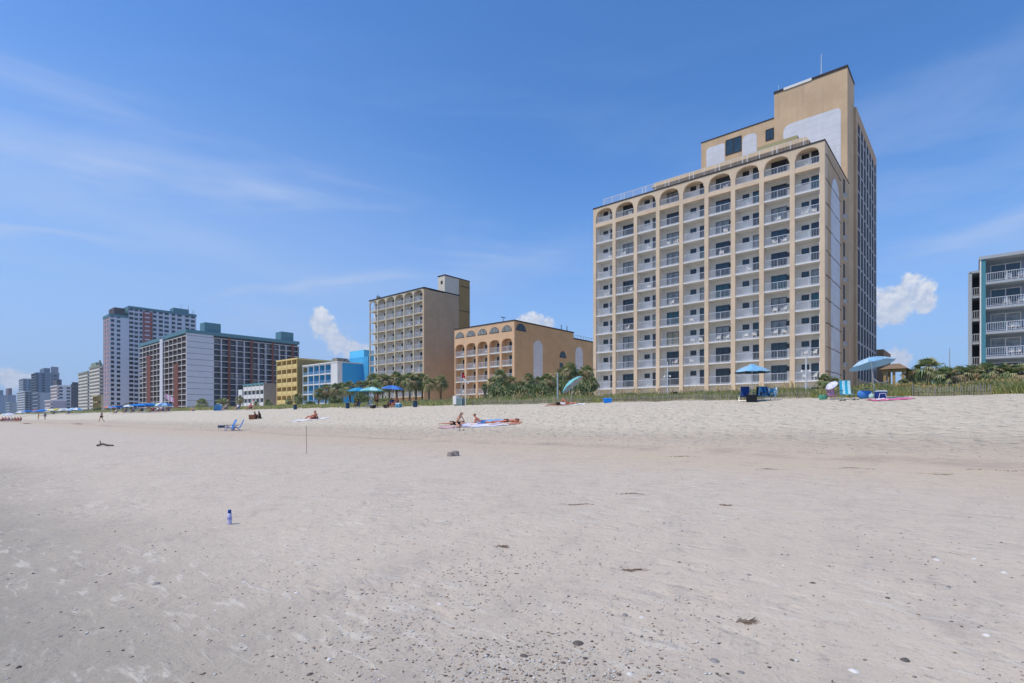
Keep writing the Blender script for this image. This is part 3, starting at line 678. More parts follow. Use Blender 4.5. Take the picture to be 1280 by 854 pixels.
    for (i, k) in ((0, 4), (1, 3), (2, 4), (0, 1)):
        o = link('plastic_chair', CHM, None, (XL+(i+.55)*bw, Y0+.7, z0+k*fh+.1), R(20))
        tag(o, f'white chair on the {ORD[k+1]} floor of the peach arched hotel, {NTH[i]} column from left', 'chair', 'white chairs on the peach arched hotel')
arched_hotel()

def blue_motel():
    Y0 = 79; XR = at(421.8, Y0)[0]; XL = at(378.3, Y0)[0]; W = XR-XL; ZT = 16.9; D = max(9, side(456.5, XR)[0]-Y0)
    root = thing('hotel', 'bright blue beachfront motel with white balcony frames and a cyan roof box', 'hotel', (XL, Y0, 0)); pool = Pool(root)
    M_B = mat('bright_blue_wall', '#48a6d2', .75, .04); wp = at(413.6, Y0)[0]-XL
    M_BS = mat('blue_flank', '#3fa8dc', .75, .04)
    a = MB(); a.box(0, W-.02, 1.5, D, 2.5, ZT-.3); a.build('wall', M_BS, root)
    a = MB(); a.box(wp+.15, W, 0, 1.5, 2.5, ZT-.3); a.build('white_pilaster', M_WHITE, root)
    balcony_face(root, pool, Matrix.Identity(4), wp, 5, 5, 2.78, 2.6, 1.45, .22, .3, M_B, M_WHITE, M_WHITE, mat('pale_blue_rail', '#9cc3dc', .5, 0), pierd=.2, door=(1.0, 1.9), panes=1, gl=[glass('sky_glass', (.02, .12, .2)), M_GL2, glass('sky_glass')], frame=M_B, rail_h=.8)
    a = MB(); a.box(-.15, W+.1, -.1, D, ZT-.3, ZT); a.build('roof_edge', M_WHITE, root)
    M_CY = mat('cyan_box', '#6ccaea', .7, .03)
    x0 = at(437, Y0+D)[0]-XL; x1 = at(455, Y0+D)[0]-XL; d = at(440, Y0+D)[1]
    a = MB(); a.box(x0, x1, D-.0, D+4, ZT-6, zat(439.3, d)); a.build('roof_box', M_CY, root)
    a = MB(); a.box(x0+1.3, at(460, Y0+D-1)[0]-XL, D-1, D-.004, 2.5, zat(449, d)); a.build('stair_block', M_B, root)
    q = MB(); x2 = at(431, Y0+D)[0]-XL
    for i in range(5): q.box(x2+i*.9, x2+.7+i*.9, D-2, D-1.2, ZT, ZT+.9+.35*(i % 3))
    q.build('roof_plant', mat('rusty_grey', '#6f6660', .8), root); pool.flush()
blue_motel()
def yellow_motel():
    Y0 = 79; XR = at(371.4, Y0)[0]; XL = at(345.6, Y0)[0]; W = XR-XL; ZT = 19.5
    root = thing('hotel', 'yellow five-storey motel with solid balcony fronts beside the bright blue one', 'hotel', (XL, Y0, 0)); pool = Pool(root)
    M_Y = mat('yellow_stucco', '#e4c884', .8, .04); M_YS = mat('shaded_yellow_flank', '#a88a55', .85, .06)  # flank is the front yellow coloured darker, for the side in shade
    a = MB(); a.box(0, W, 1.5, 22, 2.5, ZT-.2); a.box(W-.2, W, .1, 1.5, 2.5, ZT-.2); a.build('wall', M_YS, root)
    M_YR = mat('yellow_recess', '#a98c50', .8)
    balcony_face(root, pool, Matrix.Identity(4), W-.2, 4, 6, 2.72, 2.9, 1.45, .35, .35, M_YR, M_Y, M_Y, M_Y, solid=M_Y, door=(2.4, 1.95), panes=2, gl=[M_GL1, M_GL2], frame=M_YR)
    a = MB(); a.box(-.1, W+.1, -.1, 22.1, ZT-.45, ZT); a.build('roof_edge', M_Y, root)
    q = MB(); q.box(W-4, W-1, 14, 18, ZT, ZT+1.2); q.build('roof_box', M_ROOF, root); pool.flush()
yellow_motel()
def low_motel():
    Y0 = 79; XR = at(329.8, Y0)[0]; XL = at(304, Y0)[0]; W = XR-XL; ZT = 12.9
    root = thing('hotel', 'low white motel with teal window bands beside the yellow motel', 'hotel', (XL, Y0, 0)); pool = Pool(root)
    M_T = mat('teal_band', '#5d8f92', .8, .05); M_F = mat('grey_taupe_flank', '#a8a096', .85, .06)
    a = MB(); a.box(0, W, .6, 16, 2.5, ZT-.1); a.box(W-.2, W, 0, .6, 2.5, ZT-.1); a.build('wall', M_F, root)
    a = MB()
    for k in range(4): a.box(0, W-.2, 0, .6, 2.5+k*2.75-.2, 2.5+k*2.75+1.15)
    for i in range(6): x = (W-.2)*i/5; a.box(max(0, x-.12), min(W-.2, x+.12), .0, .6, 2.5, ZT-.3)
    a.build('white_band', M_WHITE, root)
    a = MB(); a.box(0, W-.2, -.05, .6, ZT-.55, ZT); a.build('roof_edge', M_T, root)
    for k in range(3):
        for i in range(5): pool.add('window', win_mesh((W-.2)/5-.3, 1.35, random.choice([M_GL2, M_GL1]), M_T, 2), T(((W-.2)*i/5+.15, .6, 3.7+k*2.75)))
    a = MB(); sx = at(298, Y0-.5)[0]-XL; a.box(sx, -.02, -.5, 6, 2.5, ZT-1.8); a.build('stair_block', M_WHITE, root)
    for k in range(2): pool.add('stair_opening', win_mesh(1.4, 1.2, M_GL1), T((sx+.8, -.5, 5+k*3)))
    pool.flush()
low_motel()

def brick_hotel():    # teal parapet, brick-red recesses, lilac-grey corner panel
    Y0 = 85; XR = at(233, Y0)[0]; ZT = 41.2; Z0 = 2.5; fh = 2.68; nf = 14
    XL = at(174, Y0)[0]; W = XR-XL; LL = side(374, XR)[0]-Y0; pl = side(267, XR)[0]-Y0
    root = thing('hotel', 'long brick-red and white balcony hotel with a teal parapet and blank pale corner panel', 'hotel', (XL, Y0, 0)); pool = Pool(root)
    M_BR = mat('brick_red', '#7a4a3a', .9, .1); M_TE = mat('teal_parapet', '#5b848c', .7, .06); M_GR = mat('lilac_white', '#cfcdd0', .8, .04); M_DB = mat('deep_recess', '#4a403c', .9, .1)
    M_RC = mat('recess_paint', '#6d625e', .9)
    a = MB(); a.box(0, W-1.8, 1.8, LL, Z0, ZT-1.5); a.box(W-1.8, W, 1.8, pl, Z0, ZT-1.5); a.build('wall', M_RC, root)
    # corner panel with thin floor seams
    a = MB(); a.box(W-.5, W+.02, .0, pl, Z0, ZT-1.6); a.build('corner_panel', M_GR, root)
    a = MB()
    for k in range(1, nf): a.box(W+.02, W+.05, 0, pl, Z0+1.2+k*fh-.09, Z0+1.2+k*fh+.09)
    a.build('panel_seam', mat('seam_grey', '#6e6e76', .9), root)
    # sea front: two wings with a slot
    wl = (W-.5); cols = 12; bw = wl/cols; Mf = Matrix.Identity(4)
    balcony_face(root, pool, Mf, wl, cols, nf-1, fh, Z0+1.2, 1.75, .22, .2, mat('brown_recess', '#5d463c', .9, .15), M_WHITE, M_WHITE, mat('brown_rail', '#6d625e', .6, 0), pierd=.2, door=(2.6, 2.1), panes=1, gl=[M_GL1, M_GL1, M_GL2], names=('front_railing', 'front_door'))
    a = MB(); a.box(wl*.50, wl*.56, -.4, 0, Z0, ZT-1.2); a.build('slot_wall', M_GR, root)
    for u, hh in ((.19, .80), (.77, .62)):
        a = MB(); a.box(wl*u, wl*u+bw, -.06, 1.0, Z0, Z0+(ZT-Z0)*hh); a.build('brick_strip', M_BR, root)
    # flank
    S = T((W, pl, 0)) @ RZ90; L2 = LL-pl; unit = L2/12
    balcony_face(root, pool, S, L2, 12, nf-1, fh, Z0+1.2, 1.75, .3, .2, M_DB, M_GR, M_GR, mat('dim_rail', '#55565e', .5, 0), door=(2.6, 2.1), panes=2, gl=[M_GL1, M_GL1, M_GL2, M_GL1, M_GL3], names=('flank_railing', 'flank_door'))
    for i in (2, 5, 8, 11):
        a = MB(); a.M = S; a.box(unit*i-.5, unit*i+.5, -.03, 1.2, Z0, ZT-1.8); a.build('brick_strip', M_BR, root)
    a = MB(); a.box(-.15, W*.5, -.2, 6, ZT-1.9, ZT-.3); a.box(W*.57, W+.15, -.2, 8, ZT-1.6, ZT); a.box(W*.57, W+.15, 8, LL+.1, ZT-1.6, ZT); a.box(0, W*.57, 6, LL, ZT-1.6, ZT-.3); a.build('parapet', M_TE, root)
    for (p0, p1, ytop) in ((251.5, 276, 404.7), (347.6, 366.8, 415.8)):
        y0_ = side(p0, XR-2)[0]-Y0; y1_ = side(p1, XR-2)[0]-Y0; d = side(p1, XR-2)[1]
        a = MB(); a.box(W-8, W-2, y0_+1.5, y1_, ZT-1, zat(ytop, d)-.2); a.build('roof_box', M_TE, root)
    pool.flush()
brick_hotel()

def tall_tower():
    Y0 = 80; XR = at(137, Y0)[0]; XL = at(129, Y0)[0]; W = XR-XL; Z0 = 2.5; Z1 = 61.3; Z2 = 67.6; fh = 2.68
    Y1 = side(160.5, XR)[0]-Y0; Y2 = side(245.3, XR)[0]-Y0
    root = thing('hotel', 'tallest white tower with red stripes and teal rooflines behind the brick-red hotel', 'hotel', (XL, Y0, 0)); pool = Pool(root)
    M_W = mat('tower_white', '#d2d3da', .8, .04); M_RD = mat('tower_red', '#9f5f58', .85, .06); M_TE = mat('teal_parapet', '#3f7d80')
    a = MB(); a.box(0, W, 1.2, Y1, Z0, Z1-1.2); a.build('front_block', M_W, root)
    a = MB(); a.box(0, W-.02, Y1, Y2, Z0, Z2-1.6); a.build('rear_block', M_W, root)
    a = MB(); a.box(-.2, W+.2, -.2, Y1, Z1-1.2, Z1+.3); a.box(-.2, W+.2, Y1, Y2+.2, Z2-1.4, Z2); a.box(-.25, W+.24, Y1-.1, Y1+.1, Z1+.3, Z2-.1); a.build('roof_band', M_TE, root)
    balcony_face(root, pool, Matrix.Identity(4), W, 4, 22, fh, Z0, 1.15, .9, .5, mat('salmon', '#c47a6a', .85), M_W, mat('salmon', '#c47a6a'), M_RD, door=(1.8, 1.9), panes=1, gl=[M_GL1], names=('front_railing', 'front_door'), rails=False)
    S = T((W, 0, 0)) @ RZ90
    def fy(px): return side(px, XR)[0]-Y0
    def column(px0, px1, n, kind, lo=0):
        a0, a1 = fy(px0), fy(px1); w = a1-a0
        for k in range(lo, n):
            z = Z0+k*fh
            if kind == 'balcony':
                key = ('bal', round(w, 2))
                if key not in MC:
                    q = MB(); q.box(0, w, -.05, .0, .2, 2.4); q.cur = 1; q.box(0, w, -.35, .0, .0, .16); q.box(0, w, -.35, -.30, .16, .75); MC[key] = q.mesh('balcony', [M_GL1, M_W])
                pool.add('balcony', MC[key], S @ T((a0, 0, z)))
            else: pool.add('window', win_mesh(w, 1.5, random.choice([M_GL1, M_GL2]), M_DARK, 2), S @ T((a0, 0, z+.7)))
    column(138.6, 142.6, 22, 'balcony'); column(146, 150.3, 22, 'window')
    column(161.5, 166.8, 24, 'balcony'); column(168, 172.6, 24, 'window'); column(174.5, 178, 24, 'balcony')
    a = MB(); a.M = S; a.box(fy(178.5), fy(190.5), -.25, 0, Z0, Z2-2.2); a.build('red_stripe', M_RD, root)
    column(181, 187, 24, 'balcony', 10) ; column(191, 195.5, 24, 'balcony', 8)
    column(198.5, 203.5, 24, 'balcony', 10); column(205.5, 211, 24, 'window', 12); column(214.5, 219, 24, 'balcony', 12); column(221.5, 227, 24, 'window', 13)
    column(231.5, 236.5, 24, 'balcony', 13); column(238.5, 243.5, 24, 'window', 13)
    a = MB(); a.box(1, W-1.5, 2.5, Y1-1.2, Z1, Z1+4.6); a.build('lift_box', mat('dark_plant', '#5c5350', .85), root)
    a = MB(); a.box(W-7, W-.5, fy(217), fy(236), Z2, Z2+2.6); a.build('roof_box', M_TE, root)
    for px in (227, 236.5, 241, 243):
        q = MB(); y = fy(px); q.tube((W-1, y, Z2), (W-1, y, Z2+(5.5 if px < 240 else 3)), .14, .08, 5); q.build('antenna', M_ROOF, root)
    pool.flush()
tall_tower()

# ---------------------------------------------------------------- the farthest hotels along the shore, distance haze put into their bluish colours
def far_hotel(p0, p1, pe, Y0, ytop, label, wall, front='#c9c9cf', floors=10, cols=5, boxes=(), strips=0, fcol=None, roof=None):
    XR, d = at(p1, Y0); XL = at(p0, Y0)[0]; W = XR-XL; ZT = zat(ytop, d); D = max(6, side(pe, XR)[0]-Y0)
    root = thing('hotel', label, 'hotel', (XL, Y0, 0)); pool = Pool(root)
    mw = mat('far_wall_'+wall[1:], wall, .85, .05); mf = mat('far_front_'+front[1:], front, .85, .05)
    a = MB(); a.box(0, W, 1.4, D, 2, ZT-.4); a.build('wall', mw, root)
    a = MB(); fh = (ZT-3)/floors
    for k in range(floors+1): a.box(0, W, 0, 1.4, 2.6+k*fh-.2, 2.6+k*fh+.75 if k < floors else ZT)
    for i in range(cols+1): x = W*i/cols; a.box(max(0, x-.3), min(W, x+.3), .02, 1.4, 2, ZT-.1)
    a.build('balcony_front', mf, root)
    for k in range(floors):
        for i in range(cols): pool.add('window', win_mesh(W/cols-.7, fh-1.1, M_GL1, M_DARK, 2), T((W*(i)/cols+.35, 1.4, 2.6+k*fh+.8)))
    S = T((W, 0, 0)) @ RZ90
    for s in range(strips):
        y = D*(s+.5)/strips-1.2
        for k in range(floors): pool.add('flank_window', win_mesh(2.4, fh*.62, M_GL2, mw, 2), S @ T((y, 0, 2.9+k*fh)))
    a = MB(); a.box(-.3, W+.3, -.3, D+.2, ZT-.4, ZT+.3); a.build('roof_edge', mat('far_roof_'+(roof or wall)[1:], roof or wall, .85), root)
    for (u0, u1, v0, v1, hh, c) in boxes:
        a = MB(); a.box(W*u0, W*u1, D*v0, D*v1, ZT, ZT+hh); a.build('roof_box', mat('far_box_'+c[1:], c, .85), root)
    pool.flush()
far_hotel(97.9, 109.5, 113, 85, 464.5, 'cream balcony hotel, the lower front half left of the tallest white tower', '#8d8580', '#d8d2c4', 13, 4, roof='#8f9a84')
far_hotel(111.6, 124.6, 129.5, 84, 456.5, 'cream balcony hotel with a green-grey roof ornament next to the tallest white tower', '#77706e', '#d8d2c4', 14, 4, boxes=((.1, .6, .05, .6, 2.6, '#8f9a84'), (.7, .8, .2, .3, 3.6, '#6f7a70')), roof='#8f9a84')
far_hotel(116, 122.5, 130, 80, 494.5, 'small khaki block at the foot of the cream balcony hotels', '#b8ad88', '#9b8a52', 3, 3)
far_hotel(63.2, 71.5, 90, 84, 481.8, 'white hotel with two dark window strips behind the seafront umbrellas', '#ccccd0', '#d6ccc6', 9, 4, boxes=((.35, .9, .02, .35, 5, '#56585e'),), strips=2, roof='#dadadd')
far_hotel(88.5, 89.5, 97.2, 86, 481, 'narrow charcoal block between the white hotel and the cream balcony hotel', '#55565e', '#6a6a70', 8, 1, boxes=((0, 1, .1, .8, 2, '#4b505c'),))
far_hotel(56, 63, 83, 79, 500.5, 'low pinkish white hotel in front of the white one with dark strips', '#a9a3ad', '#d4cacb', 4, 4, roof='#e0dddd')
far_hotel(39, 45.5, 63, 87, 466, 'haze-blue slab hotel with a stepped roof box', '#6f7f90', '#5f6b78', 16, 4, boxes=((.2, 1, .55, .98, 5, '#6c7988'),), strips=1)
far_hotel(63, 63.6, 74.2, 92, 466.5, 'grey rear wing of the haze-blue slab hotel, under its upper box', '#7c8896', '#7c8896', 12, 1, boxes=((0, 1, .02, .9, 6, '#8b929c'),), strips=1)
far_hotel(41, 47.3, 62.6, 82, 491, 'pale grey low slab below the haze-blue slab hotel', '#9aa6b0', '#8b95a0', 6, 3)
far_hotel(23.5, 28.5, 40, 90, 473.5, 'glassy haze-blue tower with projecting white balconies left of the slate-blue slab', '#7d93a6', '#aeb6be', 16, 3, strips=2, roof='#b6b6b8')
far_hotel(21, 31, 41.5, 83, 489, 'stepped grey hotel with white balcony stacks below the glassy tower', '#8f98a2', '#c4c8cc', 10, 5, strips=2, roof='#c8ccd0')
far_hotel(8, 12.5, 20.8, 83, 503, 'plain pale block low on the shore, second from the far end', '#9fadb8', '#a5b2bd', 5, 3)
far_hotel(6, 10, 20, 92, 494, 'haze-blue hotel with a small red-brown box on its roof, near the far end', '#8492a4', '#8c9aab', 9, 3, boxes=((.2, 1, .05, .5, 9, '#73646a'),))
far_hotel(-12, -4, 7.5, 88, 494, 'haze-blue hotel farthest along the beach', '#7f92a6', '#8a9cb0', 9, 4, boxes=((.4, 1, .3, .7, 7, '#6d7f90'),))

def right_motel():
    Y0 = 81.3; XL = at(1224.8, Y0)[0]; W = 32; ZT = 19.9; Z0 = 2.8
    root = thing('hotel', 'grey-blue five-storey motel with a teal corner column at right', 'hotel', (XL, Y0, 0)); pool = Pool(root)
    M_G = mat('slate_blue_siding', '#8e9aa6', .8, .04, courses=.22); M_TL = mat('teal_column', '#4a8793', .6, .03); M_GE = mat('grey_edge', '#aab0b4', .7, .04)
    a = MB(); a.box(0, W, 1.9, 12, Z0-.5, ZT-.35); a.build('wall', M_G, root)
    a = MB(); a.box(.12, .50, -.12, 1.9, Z0-.4, ZT-.35); a.build('corner_column', M_TL, root)
    a = MB(); a.box(0, .12, -.16, 1.9, Z0-.4, ZT-.3); a.build('corner_trim', M_WHITE, root)
    a = MB(); a.box(-.1, W, -.25, 12, ZT-.35, ZT); a.build('roof', M_GE, root)
    fh = 2.83; zs = [16.95-fh*k for k in range(5)]
    for z in zs: a = MB(); a.box(.5, W, -.1, 1.9, z-.3, z-.02); a.build('balcony_slab', M_GE, root)
    for k, z in enumerate(zs):
        for i in range(6):
            x = .52+i*5.1
            pool.add('balcony_railing', railing_mesh(5.05, 1.0, .19, .028), T((x, 0, z)))
            pool.add('window', win_mesh(2.6, 1.7, random.choice([M_GL3, M_GL2]), M_WHITE, 2, .08), T((x+.4, 1.9, z+.5)))
            pool.add('white_door', MC.setdefault('wdoor', (lambda q: (q.box(0, .95, -.06, 0, 0, 2.1), q.mesh('door', M_WHITE))[1])(MB())), T((x+3.4, 1.9, z)))
        for i in range(0, 3):
            for j in range(2):
                o = link('plastic_chair', CHM, None, (XL+2.4+i*2.6+j*.9+random.uniform(-.2, .2), Y0+.75, z), R(random.uniform(-40, 40)))
                tag(o, f'white chair on the {["top", "second-highest", "third-highest", "fourth-highest", "lowest"][k]} balcony of the grey-blue motel, {NTH[i*2+j]} from the left', 'chair', 'white chairs on the grey-blue motel')
    # stair block set back on the left
    sx = at(1211.5, Y0+2.5)[0]-XL; zt = zat(342.5, at(1212, Y0+2.5)[1])
    a = MB(); a.box(sx, -.0, 5.5, 9, Z0, zt); a.build('stair_wall', mat('dark_stair_wall', '#5d5f63', .9), root)
    a = MB(); a.box(sx-.1, sx+.25, 2.4, 9, Z0, zt+.1); a.box(sx, -.004, 2.4, 9, zt, zt+.25); a.build('stair_frame', M_GE, root)
    for k in range(5): a = MB(); a.box(sx+.25, -.02, 2.5, 5.5, zt-2.95-k*2.75, zt-2.7-k*2.75); a.build('stair_landing', M_GE, root)
    for k in range(5): pool.add('stair_railing', railing_mesh(-sx-.3, 1.0, .17, .035), T((sx+.27, 2.6, zt-2.7-k*2.75)))
    pool.flush()
right_motel()

# ================================================================== vegetation
G_LEAF = [mat('palm_green', '#8a9862', .5, .2, 3, trans=.25), mat('palm_dark_green', '#66774a', .55, .2, 3, trans=.2), mat('palm_dead', '#b09a74', .85, .2, 3, trans=.2), mat('palm_olive', '#b3b07a', .6, .2, 3, trans=.25)]
def fan_frond(mb, base, az, el, L, S, rnd, nb=13, droop=.35):
    """stem plus a fan of narrow folded leaflets"""
    d = Vector((math.cos(az)*math.cos(el), math.sin(az)*math.cos(el), math.sin(el)))
    p0 = Vector(base); p1 = p0+d*L*.55; d2 = (d+Vector((0, 0, -droop*.5))).normalized(); p2 = p1+d2*L*.45
    mb.tube(p0, p1, .016, .012, 3, False); mb.tube(p1, p2, .012, .008, 3, False)
    side_ = d2.cross(Vector((0, 0, 1)));  side_ = side_.normalized() if side_.length > .01 else Vector((1, 0, 0))
    up = side_.cross(d2).normalized(); roll = rnd.uniform(-.5, .5); side_, up = side_*math.cos(roll)+up*math.sin(roll), up*math.cos(roll)-side_*math.sin(roll)
    for i in range(nb):
        a = (i/(nb-1)-.5)*R(215)
        ld = d2*math.cos(a)+side_*math.sin(a); ln = S*(1-.3*abs(a)/1.9)*rnd.uniform(.85, 1.1)
        w = S*.072; wv = up.cross(ld).normalized()*w
        m = p2+ld*ln*.55+up*.05; t = p2+ld*ln+Vector((0, 0, -droop*ln*rnd.uniform(.5, 1.2)))
        mb.add([tuple(p2), tuple(m-wv), tuple(m+wv+up*.02), tuple(t)], [(0, 1, 2), (1, 3, 2)])
def crown_mesh(seed, n, L, S, lo=-50, hi=85, dead=6, nb=13, mats=(0, 1, 2, 3)):
    rnd = random.Random(seed); mb = MB()
    for i in range(n):
        el = R(lo+(hi-lo)*((i+.5)/n)**1.15); az = i*2.4+rnd.uniform(-.3, .3)
        mb.cur = rnd.choice([0, 0, 1, 3, 3, 2])
        fan_frond(mb, (0, 0, 0), az, el, L*rnd.uniform(.8, 1.15)*(1.1 if el < .6 else .85), S*rnd.uniform(.85, 1.15), rnd, nb, .3+.4*(el < .3))
    for i in range(dead):
        mb.cur = 2; fan_frond(mb, (0, 0, -.1), rnd.uniform(0, 6.28), R(rnd.uniform(-85, -50)), L*.6, S*.8, rnd, 9, .5)
    return mb.mesh('crown', [G_LEAF[i] for i in mats])
CROWN = [crown_mesh(s, 40, .72, .86, lo=-62) for s in (1, 2, 3)]
def trunk_mesh(hgt, seed):
    rnd = random.Random(seed); mb = MB(); n = 8; pts = []
    lean = (rnd.uniform(-.12, .12), rnd.uniform(-.12, .12))
    for i in range(n+1):
        u = i/n; pts.append((lean[0]*u*u*hgt*.5, lean[1]*u*u*hgt*.5, hgt*u))
    for i in range(n): mb.tube(pts[i], pts[i+1], .17+.03*(i % 2)+.06*(1-i/n)**3, .16+.03*((i+1) % 2), 8, i in (0, n-1))
    for i in range(26):                      # old leaf boots under the crown
        u = rnd.uniform(.72, .99); k = int(u*n); p = Vector(pts[k]).lerp(Vector(pts[min(n, k+1)]), u*n-k); a = rnd.uniform(0, 6.28)
        mb.tube(p+Vector((math.cos(a)*.12, math.sin(a)*.12, 0)), p+Vector((math.cos(a)*.32, math.sin(a)*.32, .28)), .045, .03, 4)
    return mb.mesh('trunk', M_TRUNK), pts[-1]
def palm(px, cy, Y, rpx, label, seed, tr=True, group='palms in front of the hotels'):
    x, d = at(px, Y); zc = zat(cy, d); g = float(H(x, Y)); s = rpx*1.22/FPX*d/1.5; hgt = max(.25, zc-g)
    o = thing('palm_tree', label, 'palm tree', (x, Y, g-.1), 0, group)
    me, top = trunk_mesh(hgt, seed); link('trunk', me, o)
    c = link('crown', CROWN[seed % 3], o, top, seed*1.3); c.scale = (s, s, s*.95)
def palms():
    row = [(398, 491, 7), (407, 488, 9), (417, 486, 9), (428, 485, 9), (438, 484, 9), (449, 483, 9), (459, 481, 9), (469, 476, 11), (478, 475, 11), (487, 480, 9), (496, 474, 11), (504, 479, 9),
           (512, 474, 11), (520, 477, 9), (528, 475, 11), (551, 477, 10), (472, 484, 8), (536, 479, 8)]
    rl = ['low palm at the left end of the row in front of the bright blue motel', 'second palm of the low row, beside the bright blue motel balconies', 'third palm of the low row, in front of the white pilaster of the blue motel',
          'palm below the left part of the blue blank wall', 'palm below the middle of the blue blank wall', 'palm above the dark turquoise umbrella', 'palm between the turquoise umbrella and the tan hotel',
          'tall palm at the left corner of the blank-flanked tan hotel', 'tall palm just right of the tan hotel left corner', 'short palm behind the royal blue umbrella', 'tall palm directly above the royal blue umbrella',
          'short palm to the right of the royal blue umbrella', 'tall palm before the fourth balcony column of the tan hotel', 'short palm between two tall ones under the tan hotel corner', 'tall palm under the right corner of the tan hotel balconies',
          'lone round-headed palm in front of the blank brown flank', 'short palm behind the pale aqua umbrella', 'rightmost palm of the row, a little left of the lone one']
    for i, ((px, cy, r), l) in enumerate(zip(row, rl)): palm(px, cy, 61+(i % 4)*1.3, r, l, i)
    r3 = [(616, 477, 8, 'palm at the left of the thicket before the peach hotel'), (628, 470, 10, 'tall palm before the fourth arch column of the peach hotel'), (640, 476, 9, 'palm at the peach hotel right corner'), (651, 482, 8, 'low palm right of the peach hotel corner'),
          (661, 474, 9, 'palm left of the first pale arch of the peach hotel flank'), (672, 478, 10, 'palm at the foot of the first pale arch panel'), (684, 474, 10, 'palm right of the first pale arch panel'), (695, 480, 9, 'palm behind the grey pole before the peach flank'),
          (704, 467, 10, 'tall palm beneath the half-round flank window'), (714, 461, 11, 'tallest palm of the thicket, left of the second pale arch'), (724, 470, 9, 'palm at the foot of the second pale arch panel'), (735, 464, 10, 'palm touching the left edge of the tall tan hotel'),
          (741, 478, 9, 'lower palm against the tall tan hotel left pillar'), (718, 482, 9, 'low palm above the tilted aqua umbrella'), (644, 490, 8, 'low bushy palm in the thicket under the peach corner')]
    for i, (px, cy, r, l) in enumerate(r3): palm(px, cy, 53+(i % 3)*2.4, r, l, 30+i, group='palms before the peach hotel')
    palm(606.5, 482, 50, 4.5, 'small thin palm on a slender trunk before the peach hotel balconies', 51, group='palms before the peach hotel')
    r4 = [(1161, 459, 52, 16, 'tall ragged palm standing clear against the sky at right'), (1031, 474, 50, 9, 'palm at the foot of the tall tan hotel right corner'), (1043, 478, 49, 9, 'palm behind the small white parasol'), (1140, 471, 56, 13, 'palm between the gazebo and the tall ragged palm'),
          (1182, 469, 50, 14, 'palm right of the tall ragged palm'), (1200, 467, 52, 14, 'palm left of the grey-blue motel stair block'), (1218, 466, 53, 14, 'palm at the foot of the motel stair block'), (1236, 464, 52, 14, 'palm at the foot of the teal column'),
          (1254, 464, 50, 14, 'palm under the lowest motel balcony'), (1272, 466, 50, 15, 'palm at the right edge of the photo'), (1128, 478, 50, 7, 'small palm beside the gazebo posts')]
    for i, (px, cy, Y, r, l) in enumerate(r4): palm(px, cy, Y, r, l, 60+i, group='palms at the right')
    r5 = [(300, 499, 64, 5, 'palm in front of the low white motel stair block'), (319, 506, 60, 6, 'bushy palm at the foot of the low white motel'), (335, 503, 62, 5, 'palm at the low motel flank'), (372, 497, 60, 7, 'palm before the yellow motel corner'), (278, 504, 62, 8, 'bushy palm under the flank balconies of the brick-red hotel'),
          (252, 505, 62, 8, 'bushy palm under the pale corner panel'), (362, 501, 60, 5, 'low palm before the yellow balconies')]
    for i, (px, cy, Y, r, l) in enumerate(r5): palm(px, cy, Y, r, l, 80+i, group='palms toward the left')
palms()

def bush_mesh(seed, n=1500, w=1.0, h=.7, leaf=.12, mats=(1, 0, 3)):
    rnd = random.Random(seed); mb = MB()
    lobes = [(rnd.uniform(-.6, .6)*w, rnd.uniform(-.5, .5)*w, rnd.uniform(.25, .75)*h, rnd.uniform(.3, .55)*w) for _ in range(7)]
    for i in range(n):
        cx, cy, cz, r = rnd.choice(lobes); v = Vector((rnd.gauss(0, 1), rnd.gauss(0, 1), rnd.gauss(0, 1))).normalized()*r*rnd.uniform(.55, 1.05)
        p = Vector((cx+v.x, cy+v.y, max(.03, cz+v.z*.75))); a = Vector((rnd.gauss(0, 1), rnd.gauss(0, 1), rnd.gauss(0, .7)+.4)).normalized()*leaf*rnd.uniform(.7, 1.5)
        b = a.cross(Vector((rnd.random(), rnd.random(), rnd.random()))).normalized()*leaf*.36
        mb.cur = rnd.choice([0, 0, 1, 2]); mb.add([tuple(p), tuple(p+a*.5-b), tuple(p+a), tuple(p+a*.5+b)], [(0, 1, 2, 3)])
    return mb.mesh('foliage', [G_LEAF[i] for i in mats])
BUSH = [bush_mesh(s) for s in (1, 2, 3)]
G_LEAF += [mat('weed_yellow_green', '#a9ad60', .7, .2, 3, trans=.3), mat('weed_green', '#87954e', .7, .2, 3, trans=.3), mat('weed_straw', '#c2b47e', .8, .2, 3, trans=.3)]
LBUSH = [bush_mesh(s, 1100, leaf=.13, mats=(4, 5, 6)) for s in (4, 5, 6)]
def stem_mesh():
    mb = MB()
    for i in range(7): a = i*.9; mb.tube((0, 0, -.1), (math.cos(a)*.4, math.sin(a)*.4, .5), .03, .012, 4)
    return mb.mesh('stem', M_TRUNK)
STEM = stem_mesh()
def bush(px, cy, Y, rpx, label, seed, hr=1.0, group='shrubs on the dune', light=False):
    x, d = at(px, Y); g = float(H(x, Y)); s = rpx/FPX*d
    o = thing('shrub', label, 'shrub', (x, Y, g-.05), seed*1.7, group)
    a = link('foliage', (LBUSH if 'yellow-green' in label else BUSH)[seed % 3], o); b = link('stem', STEM, o)
    zt = max(.5, zat(cy, d)-g); a.scale = (s, s, zt/.95); b.scale = (s, s, zt/1.0)
